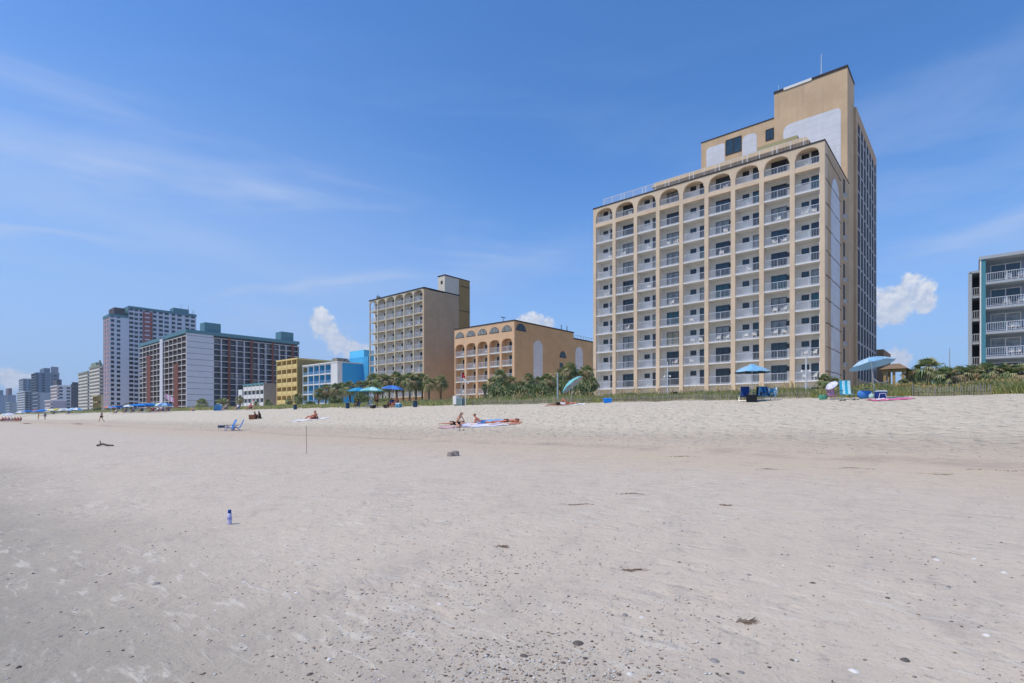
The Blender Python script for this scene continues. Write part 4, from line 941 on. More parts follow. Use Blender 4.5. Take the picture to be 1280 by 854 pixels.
bl = [(768, 495, 43, 9, 'clump of yellow-green weeds below the first pillar'), (786, 493, 45, 14, 'clump of yellow-green weeds before the second bay'), (806, 494, 43, 13, 'clump of yellow-green weeds before the third bay'), (828, 493, 45, 12, 'clump of yellow-green weeds behind the left light pole'), (848, 495, 43, 11, 'clump of yellow-green weeds before the fifth pillar'), (866, 490, 45, 10, 'clump of yellow-green weeds before the fifth bay'), (882, 492, 43, 9, 'clump of yellow-green weeds left of the navy chairs'), (912, 491, 46, 14, 'clump of yellow-green weeds behind the navy chair'), (975, 488, 45, 13, 'clump of yellow-green weeds right of the lounge chair with towels'), (992, 491, 43, 12, 'clump of yellow-green weeds below the right light pole'), (1012, 489, 45, 11, 'clump of yellow-green weeds left of the green tub'), (1070, 486, 44, 10, 'clump of yellow-green weeds behind the striped lounge chair'), (1084, 487, 46, 9, 'clump of yellow-green weeds behind the blue beach bag'), (1118, 484, 44, 14, 'clump of yellow-green weeds before the gazebo'), (1136, 482, 46, 13, 'clump of yellow-green weeds right of the gazebo'), (1152, 484, 43, 12, 'clump of yellow-green weeds over the left end of the right fence'), (1176, 480, 46, 11, 'clump of yellow-green weeds above the middle of the right fence'), (1200, 483, 43, 10, 'clump of yellow-green weeds over the right part of the right fence'), (1222, 479, 46, 9, 'clump of yellow-green weeds right of the right fence end'), (1246, 482, 43, 14, 'clump of yellow-green weeds under the lowest motel balconies'), (1268, 480, 45, 13, 'clump of yellow-green weeds at the right edge of the dune'), (600, 497, 43, 12, 'clump of yellow-green weeds below the red flag'), (625, 494, 45, 11, 'clump of yellow-green weeds before the left palms of the peach thicket'), (655, 493, 44, 10, 'clump of yellow-green weeds before the middle of the peach thicket'), (682, 494, 43, 9, 'clump of yellow-green weeds left of the tall grey post'), (722, 493, 44, 14, 'clump of yellow-green weeds behind the tilted umbrella'), (742, 492, 44, 13, 'clump of yellow-green weeds right of the tilted umbrella'), (455, 489, 58, 14, 'dark shrub mass behind the umbrella pair'), (480, 492, 58, 12, 'shrub under the tall palms, left of the royal blue umbrella'), (663, 488, 47, 10, 'low yellowish shrub in the thicket edge'), (690, 489, 46, 9, 'low yellowish shrub left of the grey post'), (1262, 476, 50, 14, 'shrub low at the right under the palms'), (1225, 478, 50, 13, 'shrub in front of the teal column'), (1192, 452, 60, 9, 'round dark bush-topped tree against the sky left of the motel'), (1150, 470, 56, 12, 'dark shrub under the tall ragged palm'), (1170, 474, 54, 14, 'wide shrub right of the tall ragged palm'), (1138, 468, 60, 9, 'shrub behind the gazebo roof'),
      (1208, 466, 56, 12, 'shrub before the motel stair block'), (1245, 468, 56, 16, 'wide shrub below the motel balconies'), (1275, 470, 55, 12, 'shrub at the right edge below the motel'), (1020, 478, 52, 10, 'shrub below the light pole right of the navy chairs'), (1036, 484, 47, 12, 'shrub behind the white parasol'),
      (1052, 487, 46, 8, 'low shrub behind the turquoise lounge chair'), (622, 473, 51, 16, 'shrub at the left of the palm thicket'), (648, 474, 51, 17, 'wide shrub in the palm thicket'), (676, 475, 51, 17, 'shrub below the first pale arch panel'), (705, 470, 51, 17, 'shrub behind the grey pole'), (732, 468, 52, 15, 'shrub against the tall hotel left pillar'),
      (900, 488, 46, 13, 'yellow-green shrub left of the blue two-tier umbrella'), (893, 491, 44, 7, 'low shrub before the tall hotel sixth bay'), (120, 507, 60, 6, 'dark shrub at the foot of the tallest white tower'), (108, 511, 52, 5, 'shrub under the cream balcony hotel'), (140, 504, 64, 7, 'dark shrub behind the striped umbrella'),
      (158, 502, 66, 7, 'dark shrub behind the left umbrellas'), (78, 509, 60, 5, 'far shrub behind the yellow canopy'), (92, 511, 56, 4, 'far shrub behind the pale umbrellas'), (420, 492, 56, 12, 'yellowish shrub left of the blue umbrella pair'), (388, 499, 56, 8, 'shrub before the blue motel'), (345, 507, 50, 7, 'shrub before the grey flank of the low motel'),
      (560, 500, 48, 8, 'low shrub left of the flag poles'), (595, 499, 46, 8, 'low shrub right of the flag poles'), (520, 502, 49, 8, 'low shrub right of the royal blue umbrella')]
for i, (px, cy, Y, r, l) in enumerate(bl): bush(px, cy, Y, r, l, i)

def blades(name, N, pxr, Yr, hr, wid, lean, color_mats, per=6, label=None, cat=None, seed=0, plume=0, dens=None, wind=(-.5, -.2)):
    g = np.random.default_rng(seed); px = g.uniform(*pxr, N); Y = g.uniform(*Yr, N)
    t = (px-640)/FPX; d = Y/(CA+t*SA); X = d*(-SA+t*CA)
    k = waves(X, Y, 9, 5, 6)+.6*waves(X, Y, 3, 12, 6); keep = k > (dens if dens is not None else -.9); X, Y, d, k = X[keep], Y[keep], d[keep], k[keep]
    n = len(X); X = np.repeat(X, per)+g.normal(0, .10, n*per); Y = np.repeat(Y, per)+g.normal(0, .10, n*per); d = np.repeat(d, per); n *= per
    hh = g.uniform(*hr, n)*(1+.35*np.repeat(k, per)); Z = H(X, Y)-.03; a = g.uniform(0, 6.28, n); le = g.uniform(.1, lean, n)*hh
    dx = np.cos(a)*le+wind[0]*hh*.4; dy = np.sin(a)*le+wind[1]*hh*.4
    b = g.uniform(0, 3.14, n); w = wid*(1+d/45); wx = np.cos(b)*w; wy = np.sin(b)*w
    mw = 1.0 if not plume else .5
    P = np.stack([np.stack([X-wx*mw, Y-wy*mw, Z], -1), np.stack([X+wx*mw, Y+wy*mw, Z], -1), np.stack([X+dx*.45-wx*.8, Y+dy*.45-wy*.8, Z+hh*.62], -1), np.stack([X+dx*.45+wx*.8, Y+dy*.45+wy*.8, Z+hh*.62], -1),
                  np.stack([X+dx-wx*plume, Y+dy-wy*plume, Z+hh*.95], -1), np.stack([X+dx+wx*(plume+.1), Y+dy+wy*(plume+.1), Z+hh*.93], -1)], 1).reshape(-1, 3)
    i = np.arange(n)*6; F = np.concatenate([np.stack([i, i+1, i+3, i+2], -1), np.stack([i+2, i+3, i+5, i+4], -1)], 0)
    me = bpy.data.meshes.new(name); me.vertices.add(len(P)); me.vertices.foreach_set('co', P.ravel().astype(np.float32))
    me.loops.add(F.size); me.loops.foreach_set('vertex_index', F.ravel().astype(np.int32)); me.polygons.add(len(F))
    me.polygons.foreach_set('loop_start', np.arange(0, F.size, 4, dtype=np.int32)); me.polygons.foreach_set('loop_total', np.full(len(F), 4, np.int32))
    mi = g.integers(0, len(color_mats), n).astype(np.int32); me.polygons.foreach_set('material_index', np.concatenate([mi, mi]))
    for m in color_mats: me.materials.append(m)
    me.update(calc_edges=True)
    return tag(link(name, me), label, cat, kind='stuff')
GR = [mat('dune_grass_green', '#a3ad68', .7, .15, 2, trans=.35), mat('dune_grass_yellow', '#c6bf7c', .75, .15, 2, trans=.35), mat('dune_grass_olive', '#8e9a58', .7, .15, 2, trans=.35), mat('dune_straw', '#d6c396', .8, .15, 2, trans=.35)]
blades('dune_grass', 38000, (-30, 1320), (40.1, 57), (.34, .72), .014, .7, [GR[0], GR[1], GR[2], GR[0], GR[3]], 5, 'green and yellow dune grass between the beach and the hotels', 'dune grass', 3)
blades('tall_dune_grass', 6000, (-30, 1320), (43.0, 59), (.5, .9), .016, .5, [GR[1], GR[0], GR[2]], 5, 'taller olive grass and weeds farther back on the dune', 'dune grass', 4, dens=0.0)
blades('sea_oats', 620, (1020, 1320), (41.5, 50), (.42, .78), .014, .4, [mat('sea_oat_gold', '#cdaa6c', .8, .1, trans=.3), mat('sea_oat_brown', '#a8834f', .8, .1, trans=.3), GR[1]], 4, 'golden wind-bent sea oats along the dune at right', 'sea oats', 5, plume=1.6, wind=(-.1, .9))
blades('sea_oats_patch', 150, (560, 1000), (42.5, 52), (.9, 1.3), .012, .4, [mat('sea_oat_gold', '#cdaa6c'), GR[3]], 4, 'sparse straw-coloured sea oats before the tall and peach hotels', 'sea oats', 6, plume=1.4, wind=(-.1, .6))

# sand fences
M_SLAT = mat('grey_weathered_wood', '#918a80', .9, .2, 3)
def sand_fence(p0, p1, Y, label, hgt=.95, seed=0):
    rnd = random.Random(seed); x0 = at(p0, Y)[0]; x1 = at(p1, Y)[0]; g0 = float(H(x0, Y))
    o = thing('sand_fence', label, 'fence', (x0, Y, g0), 0, 'slatted sand fences along the dune foot')
    mb = MB(); n = int((x1-x0)/.105)
    for i in range(n):
        x = (x1-x0)*i/n; y = .25*math.sin(x*.5); z = float(H(x0+x, Y+y))-g0; t = rnd.uniform(-.03, .03); h_ = hgt*rnd.uniform(.82, 1.05)
        mb.add([(x-.019, y-.006, z-.1), (x+.019, y-.006, z-.1), (x+.019+t, y-.006, z+h_), (x-.019+t, y-.006, z+h_), (x-.019, y+.006, z-.1), (x+.019, y+.006, z-.1), (x+.019+t, y+.006, z+h_), (x-.019+t, y+.006, z+h_)],
               [(0, 1, 2, 3), (7, 6, 5, 4), (0, 3, 7, 4), (1, 5, 6, 2), (3, 2, 6, 7)])
    mb.build('slat', M_SLAT, o)
    for zz_ in (.25, .7):
        mb = MB(); m = max(2, n//6)
        pts = [((x1-x0)*i/m, .25*math.sin((x1-x0)*i/m*.5)-.012, float(H(x0+(x1-x0)*i/m, Y))-g0+zz_) for i in range(m+1)]; mb.path(pts, .006, 3); mb.build('wire', M_DARK, o)
    for i in range(int((x1-x0)/3)+1):
        x = min(x1-x0, i*3.0); mb = MB(); mb.tube((x, .25*math.sin(x*.5)+.05, float(H(x0+x, Y))-g0-.2), (x, .25*math.sin(x*.5)+.05, float(H(x0+x, Y))-g0+hgt+.12), .035, .03, 6); mb.build('post', M_SLAT, o)
sand_fence(1141, 1242, 39.2, 'weathered grey slatted fence standing at the dune foot at right', 0.62, 1)
sand_fence(752, 1012, 39.3, 'low grey slatted fence at the foot of the dune before the tall tan hotel', .48, 2)
sand_fence(590, 738, 39.4, 'low grey slatted fence at the dune foot before the peach hotel', .48, 3)
sand_fence(1186, 1216, 43.5, 'short pale slatted fence in the sea oats behind the right one', .75, 4)

# ================================================================== things on the beach
M_POLE = mat('white_pole', '#d9d9d6', .4, 0); M_ALU = mat('aluminium_tube', '#a9adb0', .35, 0, metal=.6); M_NAVY = mat('navy_canvas', '#1f3f7a', .8, .05); M_BLK = mat('black_cloth', '#1d1f24', .85, .05)
M_BLUEF = mat('bright_blue_plastic', '#1f8be6', .5, .03); M_TURQ = mat('turquoise_canvas', '#46a3c6', .75, .04, trans=.2); M_AQUA = mat('aqua_canvas', '#8ad2cf', .75, .04, trans=.25); M_SKYF = mat('sky_blue_canvas', '#6fb0de', .75, .05, trans=.2)
M_ROYAL = mat('royal_blue_canvas', '#4673ba', .75, .04, trans=.15); M_LTB = mat('light_blue_canvas', '#a9d3ea', .75, .04, trans=.25); M_GREYU = mat('silver_lining', '#aab4b8', .6, 0); M_DKU = mat('dark_lining', '#2d4450', .8, 0)
M_REDF = mat('red_cloth', '#c0323c', .7, .03); M_WCL = mat('white_cloth', '#e4e2de', .8, .03); M_PINK = mat('pink_cloth', '#e48fb0', .8, .03); M_YEL = mat('yellow_canvas', '#e8dc58', .8, .03); M_GRNU = mat('pale_green_canvas', '#a9cda0', .8, .03); M_ORC = mat('orange_cloth', '#dd7a4a', .8)
def umbrella_parts(r, h, m1, m2=None, lining=None, dome=.32, tilt=(0, 0, 0), tiers=1, ribs=True, scallop=.1):
    mats = [m1, m2 or m1, lining or m1]
    def layer(mb, rr, z0, hh, inner, flip):
        n = 48; K = 7; b = []
        for k in range(K+1):
            u = k/K
            for i in range(n):
                a = 2*math.pi*i/n; sag = abs(math.sin(4*a)); q = rr*(inner+(1-inner)*u)*(1-.055*sag*u); b.append((q*math.cos(a), q*math.sin(a), z0+hh*(1-(inner+(1-inner)*u)**2)-scallop*.6*hh*sag*u*u-(0.014 if flip else 0)))
        for k in range(K):
            for i in range(n):
                j = (i+1) % n; f = (k*n+i, (k+1)*n+i, (k+1)*n+j, k*n+j)
                mb.cur = 2 if flip else int(i//6) % 2
                yield b, (f[::-1] if flip else f)
    mb = MB()
    specs = [(r, 0, r*dome, .0)] if tiers == 1 else [(r, 0, r*dome, .22), (r*.46, r*dome*.30, r*dome*.95, .0)]
    for (rr, z0, hh, inn) in specs:
        for flip in (False, True):
            base = len(mb.v); first = True
            for b, f in layer(mb, rr, z0, hh, inn, flip):
                if first: mb.v += [tuple(p) for p in b]; first = False
                mb.f.append(tuple(i+base for i in f)); mb.mi.append(mb.cur)
    return mb.mesh('canopy', mats, True), r*dome
def umbrella(label, loc, r, h, m1, m2=None, lining=None, tilt=(0, 0), tiers=1, ribs=True, group='beach umbrellas', dome=.32, lean=(0, 0), pole_m=None, cat='umbrella'):
    o = thing('beach_umbrella', label, cat, loc, 0, group)
    me, hh = umbrella_parts(r, h, m1, m2, lining, dome, tiers=tiers)
    top = Vector((lean[0]*h, lean[1]*h, h-hh)); mb = MB(); mb.tube((0, 0, -.25), top+Vector((lean[0], lean[1], .9))*hh*.8, .02, .018, 8); mb.build('pole', pole_m or M_POLE, o)
    c = link('canopy', me, o, top, (tilt[0], tilt[1], 0))
    if ribs:
        for i in range(8):
            a = 2*math.pi*i/8; q = MB(); pts = [(r*u*math.cos(a), r*u*math.sin(a), r*dome*(1-u*u)-.022) for u in (.06, .3, .5, .7, .85, .97)]; q.path(pts, .006, 4)
            q.build('rib', M_ALU, c)
        q = MB(); q.lathe([(.02, -.02), (.03, .02), (.012, .07), (.004, .1)], 8, (0, 0, r*dome)); q.build('finial', M_POLE, c)
    return o
def P(px, Y): x, d = at(px, Y); return (x, Y, float(H(x, Y)))
def PG(px, py): return ground(px, py)[:3]

def beach_chair(label, loc, rot, fab, fab2=None, sh=.30, w=.54, bh=.62, rec=.32, frame=None, group='folding beach chairs', cat='chair', lie=0.):
    o = thing('beach_chair', label, cat, loc, rot, group); frame = frame or M_ALU
    yb = .24; zb = sh; by = yb+bh*math.sin(rec); bz = zb+bh*math.cos(rec)
    for s in (-1, 1):
        x = s*w/2; mb = MB()
        mb.path([(x, -.26, sh), (x, yb, zb-.02), (x, by, bz)], .013); mb.path([(x, -.28, 0), (x, .02, sh+.20), (x, .05, sh+.22)], .013) ; mb.path([(x, .34, 0), (x, -.22, sh+.19)], .013)
        mb.build('side_frame', frame, o); q = MB(); q.box(x-.03, x+.03, -.26, .22, sh+.20, sh+.225); q.build('armrest', mat('armrest_dark', '#3c3f45', .6), o)
    mb = MB(); mb.tube((-w/2, -.28, .02), (w/2, -.28, .02), .012); mb.tube((-w/2, .34, .02), (w/2, .34, .02), .012); mb.tube((-w/2, by, bz), (w/2, by, bz), .012); mb.build('cross_bar', frame, o)
    q = MB(); n = 8
    def strip(pts, cur=0):
        for (a, b) in zip(pts[:-1], pts[1:]):
            for i in range(4):
                q.cur = (i % 2) if fab2 else 0
                x0 = -w/2+.015+(w-.03)*i/4; x1 = x0+(w-.03)/4
                q.add([(x0, a[0], a[1]), (x1, a[0], a[1]), (x1, b[0], b[1]), (x0, b[0], b[1]), (x0, a[0]+.004, a[1]-.01), (x1, a[0]+.004, a[1]-.01), (x1, b[0]+.004, b[1]-.01), (x0, b[0]+.004, b[1]-.01)], [(0, 1, 2, 3), (7, 6, 5, 4), (0, 4, 5, 1), (2, 6, 7, 3)])
    strip([(-.26, sh), (-.1, sh-.035), (.1, sh-.045), (yb, zb-.02)]); q.build('seat', [fab, fab2 or fab], o)
    q = MB(); strip([(yb, zb), (yb+(by-yb)*.3+.03, zb+(bz-zb)*.3), (yb+(by-yb)*.7+.03, zb+(bz-zb)*.7), (by, bz)]); q.build('backrest', [fab, fab2 or fab], o)
    return o
def cooler(label, loc, rot, body, lid, w=.5, d=.32, hgt=.34, cat='cooler', handle=True):
    o = thing('cooler', label, cat, loc, rot)
    mb = MB(); mb.add([(-w/2+.02, -d/2+.02, 0), (w/2-.02, -d/2+.02, 0), (w/2-.02, d/2-.02, 0), (-w/2+.02, d/2-.02, 0), (-w/2, -d/2, hgt), (w/2, -d/2, hgt), (w/2, d/2, hgt), (-w/2, d/2, hgt)], [(0, 3, 2, 1), (4, 5, 6, 7), (0, 1, 5, 4), (1, 2, 6, 5), (2, 3, 7, 6), (3, 0, 4, 7)])
    mb.build('body', body, o)
    mb = MB(); mb.add([(-w/2-.01, -d/2-.01, hgt+.002), (w/2+.01, -d/2-.01, hgt+.002), (w/2+.01, d/2+.01, hgt+.002), (-w/2-.01, d/2+.01, hgt+.002), (-w/2+.03, -d/2+.03, hgt+.08), (w/2-.03, -d/2+.03, hgt+.08), (w/2-.03, d/2-.03, hgt+.08), (-w/2+.03, d/2-.03, hgt+.08)], [(0, 3, 2, 1), (4, 5, 6, 7), (0, 1, 5, 4), (1, 2, 6, 5), (2, 3, 7, 6), (3, 0, 4, 7)])
    mb.build('lid', lid, o)
    if handle: mb = MB(); mb.path([(-w/2+.06, -d/2-.03, .05), (-w/2+.1, -d/2-.05, hgt*.75), (w/2-.1, -d/2-.05, hgt*.75), (w/2-.06, -d/2-.03, .05)], .016); mb.build('handle', M_WCL, o)
    return o
def towel(label, loc, rot, L, Wd, m1, m2=None, seed=0, cat='towel', wr=.02):
    """a cloth laid on the sand: thin, uneven and following the ground"""
    rnd = random.Random(seed); o_ = Vector((loc[0], loc[1], 0)); n, m = 12, 8; mb = MB(); c, s = math.cos(rot), math.sin(rot); top = []; z00 = float(H(loc[0], loc[1]))
    for k, off in ((0, .012), (1, .0)):
        for i in range(n+1):
            for j in range(m+1):
                x = (i/n-.5)*Wd+.03*math.sin(j*1.3+seed); y = (j/m-.5)*L+.03*math.sin(i*1.1+seed)
                X = x*c-y*s; Y = x*s+y*c; z = float(H(loc[0]+X, loc[1]+Y))-z00+off+.02+wr*math.sin(i*1.7+seed)*math.sin(j*1.9+seed*2)
                mb.v.append((X, Y, z))
    q = (n+1)*(m+1)
    for i in range(n):
        for j in range(m):
            a = i*(m+1)+j; mb.f.append((a, a+m+1, a+m+2, a+1)); mb.mi.append((i//2) % 2 if m2 else 0); mb.f.append((a+q+1, a+q+m+2, a+q+m+1, a+q)); mb.mi.append(0)
    def edge(ids):
        for a, b in zip(ids[:-1], ids[1:]): mb.f.append((a, b, b+q, a+q)); mb.mi.append(0)
    edge([j for j in range(m+1)][::-1]); edge([n*(m+1)+j for j in range(m+1)]); edge([i*(m+1) for i in range(n+1)]); edge([i*(m+1)+m for i in range(n+1)][::-1])
    o = mb.build('towel', [m1, m2 or m1], None, (loc[0], loc[1], z00), 0, True); return tag(o, label, cat)

# ------------------------------------------------------------------ people
def bake_skin(name, verts, edges, radii, material, root=0, levels=1):
    me = bpy.data.meshes.new(name); me.from_pydata([tuple(v) for v in verts], edges, []); o = bpy.data.objects.new(name, me); COL.objects.link(o)
    md = o.modifiers.new('skin', 'SKIN'); md.use_smooth_shade = True
    if not me.skin_vertices: return None
    for i, r in enumerate(radii): 
        rr = r if hasattr(r, '__len__') else (r, r)
        me.skin_vertices[0].data[i].radius = rr; me.skin_vertices[0].data[i].use_root = (i == root)
    sb = o.modifiers.new('sub', 'SUBSURF'); sb.levels = levels; sb.render_levels = levels
    dg = bpy.context.evaluated_depsgraph_get(); m2 = bpy.data.meshes.new_from_object(o.evaluated_get(dg)); m2.name = name
    bpy.data.objects.remove(o); m2.materials.clear(); m2.materials.append(material); m2.polygons.foreach_set('use_smooth', [True]*len(m2.polygons))
    return m2
def V(*a): return Vector(a)
def pose_joints(kind):
    J = {}
    def sym(n, x, y, z): J[n+'L'] = V(x, y, z); J[n+'R'] = V(-x, y, z)
    if kind in ('stand', 'walk'):
        J.update(pelvis=V(0, 0, .93), belly=V(0, .01, 1.08), chest=V(0, 0, 1.30), neck=V(0, .02, 1.47), jaw=V(0, 0, 1.56), head=V(0, .0, 1.64), crown=V(0, .01, 1.72))
        sym('hip', .1, 0, .88); sym('knee', .11, -.02, .49); sym('ankle', .11, .02, .09); sym('toe', .13, -.14, .03); sym('shoulder', .18, .02, 1.40); sym('elbow', .25, .05, 1.12); sym('wrist', .26, -.05, .88); J['hd'] = V(0, -.05, -1)
        if kind == 'walk':
            J['kneeL'] = V(.1, -.2, .52); J['ankleL'] = V(.1, -.28, .12); J['toeL'] = V(.11, -.44, .08); J['kneeR'] = V(-.1, .08, .48); J['ankleR'] = V(-.1, .34, .14); J['toeR'] = V(-.11, .24, .03)
            J['elbowL'] = V(.26, .2, 1.15); J['wristL'] = V(.27, .22, .92); J['elbowR'] = V(-.26, -.08, 1.13); J['wristR'] = V(-.25, -.28, .98)
    elif kind == 'sit':       # on the sand, knees drawn up, arms round them
        J.update(pelvis=V(0, 0, .11), belly=V(0, .02, .27), chest=V(0, -.05, .47), neck=V(0, -.1, .63), jaw=V(0, -.15, .71), head=V(0, -.16, .79), crown=V(0, -.15, .87))
        sym('hip', .1, -.04, .10); sym('knee', .13, -.40, .44); sym('ankle', .12, -.60, .08); sym('toe', .13, -.76, .03); sym('shoulder', .18, -.07, .56); sym('elbow', .23, -.28, .38); sym('wrist', .12, -.48, .42); J['hd'] = V(-.1, -.4, -.6)
    elif kind == 'lean':      # sitting, leaning back on the hands
        J.update(pelvis=V(0, 0, .11), belly=V(0, .08, .26), chest=V(0, .18, .45), neck=V(0, .22, .62), jaw=V(0, .18, .70), head=V(0, .17, .78), crown=V(0, .19, .86))
        sym('hip', .1, -.04, .10); sym('knee', .14, -.42, .36); sym('ankle', .14, -.70, .08); sym('toe', .15, -.84, .06); sym('shoulder', .18, .22, .54); sym('elbow', .24, .40, .32); sym('wrist', .25, .42, .06); J['hd'] = V(.2, .9, -.1)
    elif kind == 'chair':
        J.update(pelvis=V(0, .12, .38), belly=V(0, .18, .54), chest=V(0, .26, .76), neck=V(0, .28, .93), jaw=V(0, .24, 1.01), head=V(0, .23, 1.09), crown=V(0, .24, 1.17))
        sym('hip', .1, .06, .37); sym('knee', .13, -.33, .45); sym('ankle', .12, -.48, .08); sym('toe', .13, -.64, .03); sym('shoulder', .18, .27, .86); sym('elbow', .27, .14, .62); sym('wrist', .25, -.1, .58); J['hd'] = V(0, -1, -.1)
    elif kind == 'prone':     # face down, head toward +y, arms folded under the head
        J.update(pelvis=V(0, 0, .13), belly=V(0, .16, .12), chest=V(0, .40, .14), neck=V(0, .58, .16), jaw=V(0.02, .66, .14), head=V(.02, .74, .15), crown=V(0, .82, .16))
        sym('hip', .1, -.05, .12); sym('knee', .12, -.47, .08); sym('ankle', .10, -.88, .08); sym('toe', .12, -1.02, .03); sym('shoulder', .18, .50, .14); sym('elbow', .34, .66, .06); sym('wrist', .14, .84, .05); J['hd'] = V(-.6, .6, 0)
    elif kind == 'prop':      # face down, chest raised on the elbows
        J.update(pelvis=V(0, 0, .13), belly=V(0, .16, .16), chest=V(0, .36, .30), neck=V(0, .47, .45), jaw=V(0, .53, .51), head=V(0, .54, .59), crown=V(0, .51, .67))
        sym('hip', .1, -.05, .12); sym('knee', .12, -.47, .08); sym('ankle', .10, -.88, .08); sym('toe', .12, -1.02, .03); sym('shoulder', .18, .42, .37); sym('elbow', .22, .48, .07); sym('wrist', .12, .70, .06); J['hd'] = V(-.2, 1, -.1)
    elif kind == 'supine':    # on the back, knees bent up
        J.update(pelvis=V(0, 0, .11), belly=V(0, .16, .12), chest=V(0, .40, .13), neck=V(0, .58, .12), jaw=V(0, .66, .15), head=V(0, .74, .13), crown=V(0, .82, .12))
        sym('hip', .1, -.05, .12); sym('knee', .14, -.32, .50); sym('ankle', .13, -.52, .08); sym('toe', .14, -.68, .04); sym('shoulder', .18, .50, .11); sym('elbow', .30, .30, .07); sym('wrist', .30, .04, .07); J['hd'] = V(0, -1, -.2)
    elif kind == 'kneel':     # kneeling and bending forward
        J.update(pelvis=V(0, .12, .32), belly=V(0, .06, .47), chest=V(0, -.08, .66), neck=V(0, -.2, .79), jaw=V(0, -.29, .84), head=V(0, -.31, .92), crown=V(0, -.28, 1.0))
        sym('hip', .1, .1, .28); sym('knee', .14, -.22, .08); sym('ankle', .11, .22, .08); sym('toe', .12, .36, .03); sym('shoulder', .18, -.14, .72); sym('elbow', .22, -.26, .48); sym('wrist', .14, -.44, .34); J['hd'] = V(-.1, -.8, -.5)
    return J
PM = {}
def person_meshes(kind, sex, skin):
    key = (kind, sex, skin.name)
    if key in PM: return PM[key]
    J = pose_joints(kind); f = sex == 'f'; vs, es, rs, ix = [], [], [], {}
    def v(name, p, r, par=None):
        ix[name] = len(vs); vs.append(Vector(p)); rs.append(r)
        if par is not None: es.append((ix[par], ix[name]))
    sw = .9 if f else 1.0
    v('pelvis', J['pelvis'], (.15, .105)if not f else (.155, .11)); v('belly', J['belly'], (.125, .09) if not f else (.11, .085), 'pelvis'); v('chest', J['chest'], (.155, .105) if not f else (.135, .1), 'belly'); v('neck', J['neck'], .052, 'chest')
    v('jaw', J['jaw'], (.06, .068), 'neck'); v('head', J['head'], (.078, .092), 'jaw'); v('crown', J['crown'], (.06, .07), 'head')
    for s in 'LR':
        sh = J['shoulder'+s].copy(); sh.x *= sw
        v('sh'+s, sh, .058*sw, 'chest'); v('up'+s, sh.lerp(J['elbow'+s], .45), .046*sw, 'sh'+s); v('el'+s, J['elbow'+s], .038*sw, 'up'+s); v('fo'+s, J['elbow'+s].lerp(J['wrist'+s], .35), .038*sw, 'el'+s); v('wr'+s, J['wrist'+s], .026, 'fo'+s)
        hd = J['hd'].normalized(); hd = V(hd.x*(1 if s == 'L' else -1), hd.y, hd.z); acr = hd.cross(V(0, 0, 1) if abs(hd.z) < .8 else V(0, 1, 0)).normalized(); dn = hd.cross(acr).normalized()
        v('pa'+s, J['wrist'+s]+hd*.07, (.036, .02), 'wr'+s)
        for k, (o, L) in enumerate(((-.03, .07), (-.01, .08), (.01, .075), (.03, .06))):
            b = J['wrist'+s]+hd*.09+acr*o; v(f'f{k}{s}', b, .010, 'pa'+s); v(f'g{k}{s}', b+hd*L*.6+dn*.01, .0085, f'f{k}{s}'); v(f'h{k}{s}', b+hd*L*.95+dn*.03, .007, f'g{k}{s}')
        v('t1'+s, J['wrist'+s]+hd*.045-acr*.045, .011, 'wr'+s); v('t2'+s, J['wrist'+s]+hd*.085-acr*.06+dn*.015, .009, 't1'+s)
        v('hip'+s, J['hip'+s], .088, 'pelvis'); v('th'+s, J['hip'+s].lerp(J['knee'+s], .5), .074, 'hip'+s); v('kn'+s, J['knee'+s], .052, 'th'+s); v('ca'+s, J['knee'+s].lerp(J['ankle'+s], .33), .053, 'kn'+s); v('an'+s, J['ankle'+s], .034, 'ca'+s)
        v('ba'+s, J['ankle'+s].lerp(J['toe'+s], .6)+V(0, 0, -.01), (.04, .028), 'an'+s); v('to'+s, J['toe'+s], (.034, .018), 'ba'+s)
    body = bake_skin('body', vs, es, rs, skin)
    # face and ears joined into the same body mesh
    hd_up = (J['crown']-J['jaw']).normalized(); 
    fwd = V(0, -1, 0) if kind not in ('prone', 'prop', 'supine') else (V(.3, .5, -.8) if kind == 'prone' else V(0, 1, .1) if kind == 'prop' else V(0, 0, 1))
    fwd = (fwd-hd_up*fwd.dot(hd_up)).normalized(); rt = hd_up.cross(fwd)
    bm = bmesh.new(); bm.from_mesh(body)
    def blob(c, r, sc_=(1, 1, 1), mi=0):
        g = bmesh.ops.create_icosphere(bm, subdivisions=1, radius=r); bmesh.ops.scale(bm, vec=sc_, verts=g['verts']); bmesh.ops.translate(bm, vec=c, verts=g['verts'])
        for q in {x for w in g['verts'] for x in w.link_faces}: q.material_index = mi; q.smooth = True
    hc = J['head']
    blob(hc+fwd*.098-hd_up*.012, .016); 
    for s in (-1, 1): blob(hc+rt*s*.080-fwd*.005-hd_up*.01, .022, (.7, 1, 1)); blob(hc+rt*s*.032+fwd*.082+hd_up*.012, .011, mi=1)
    blob(hc+fwd*.084-hd_up*.052, .014, (1.5, .8, .5), 2)
    bm.to_mesh(body); bm.free(); body.materials.append(mat('eye_dark', '#2a221e', .4, 0)); body.materials.append(mat('lip_tone', '#a35f52', .6, 0))
    # hair cap, longer for women
    back = -fwd; hv = [hc+hd_up*.055+back*.018, hc+back*.045+hd_up*.0, hc+back*.06-hd_up*.07]; he = [(0, 1), (1, 2)]; hr = [(.088, .1), (.082, .082), (.06, .045)]
    if f: hv.append(J['neck'].lerp(J['chest'], .35)+back*.10); he.append((2, 3)); hr[2] = (.075, .06); hr.append((.06, .03))
    hair = (hv, he, hr)
    cl = {}
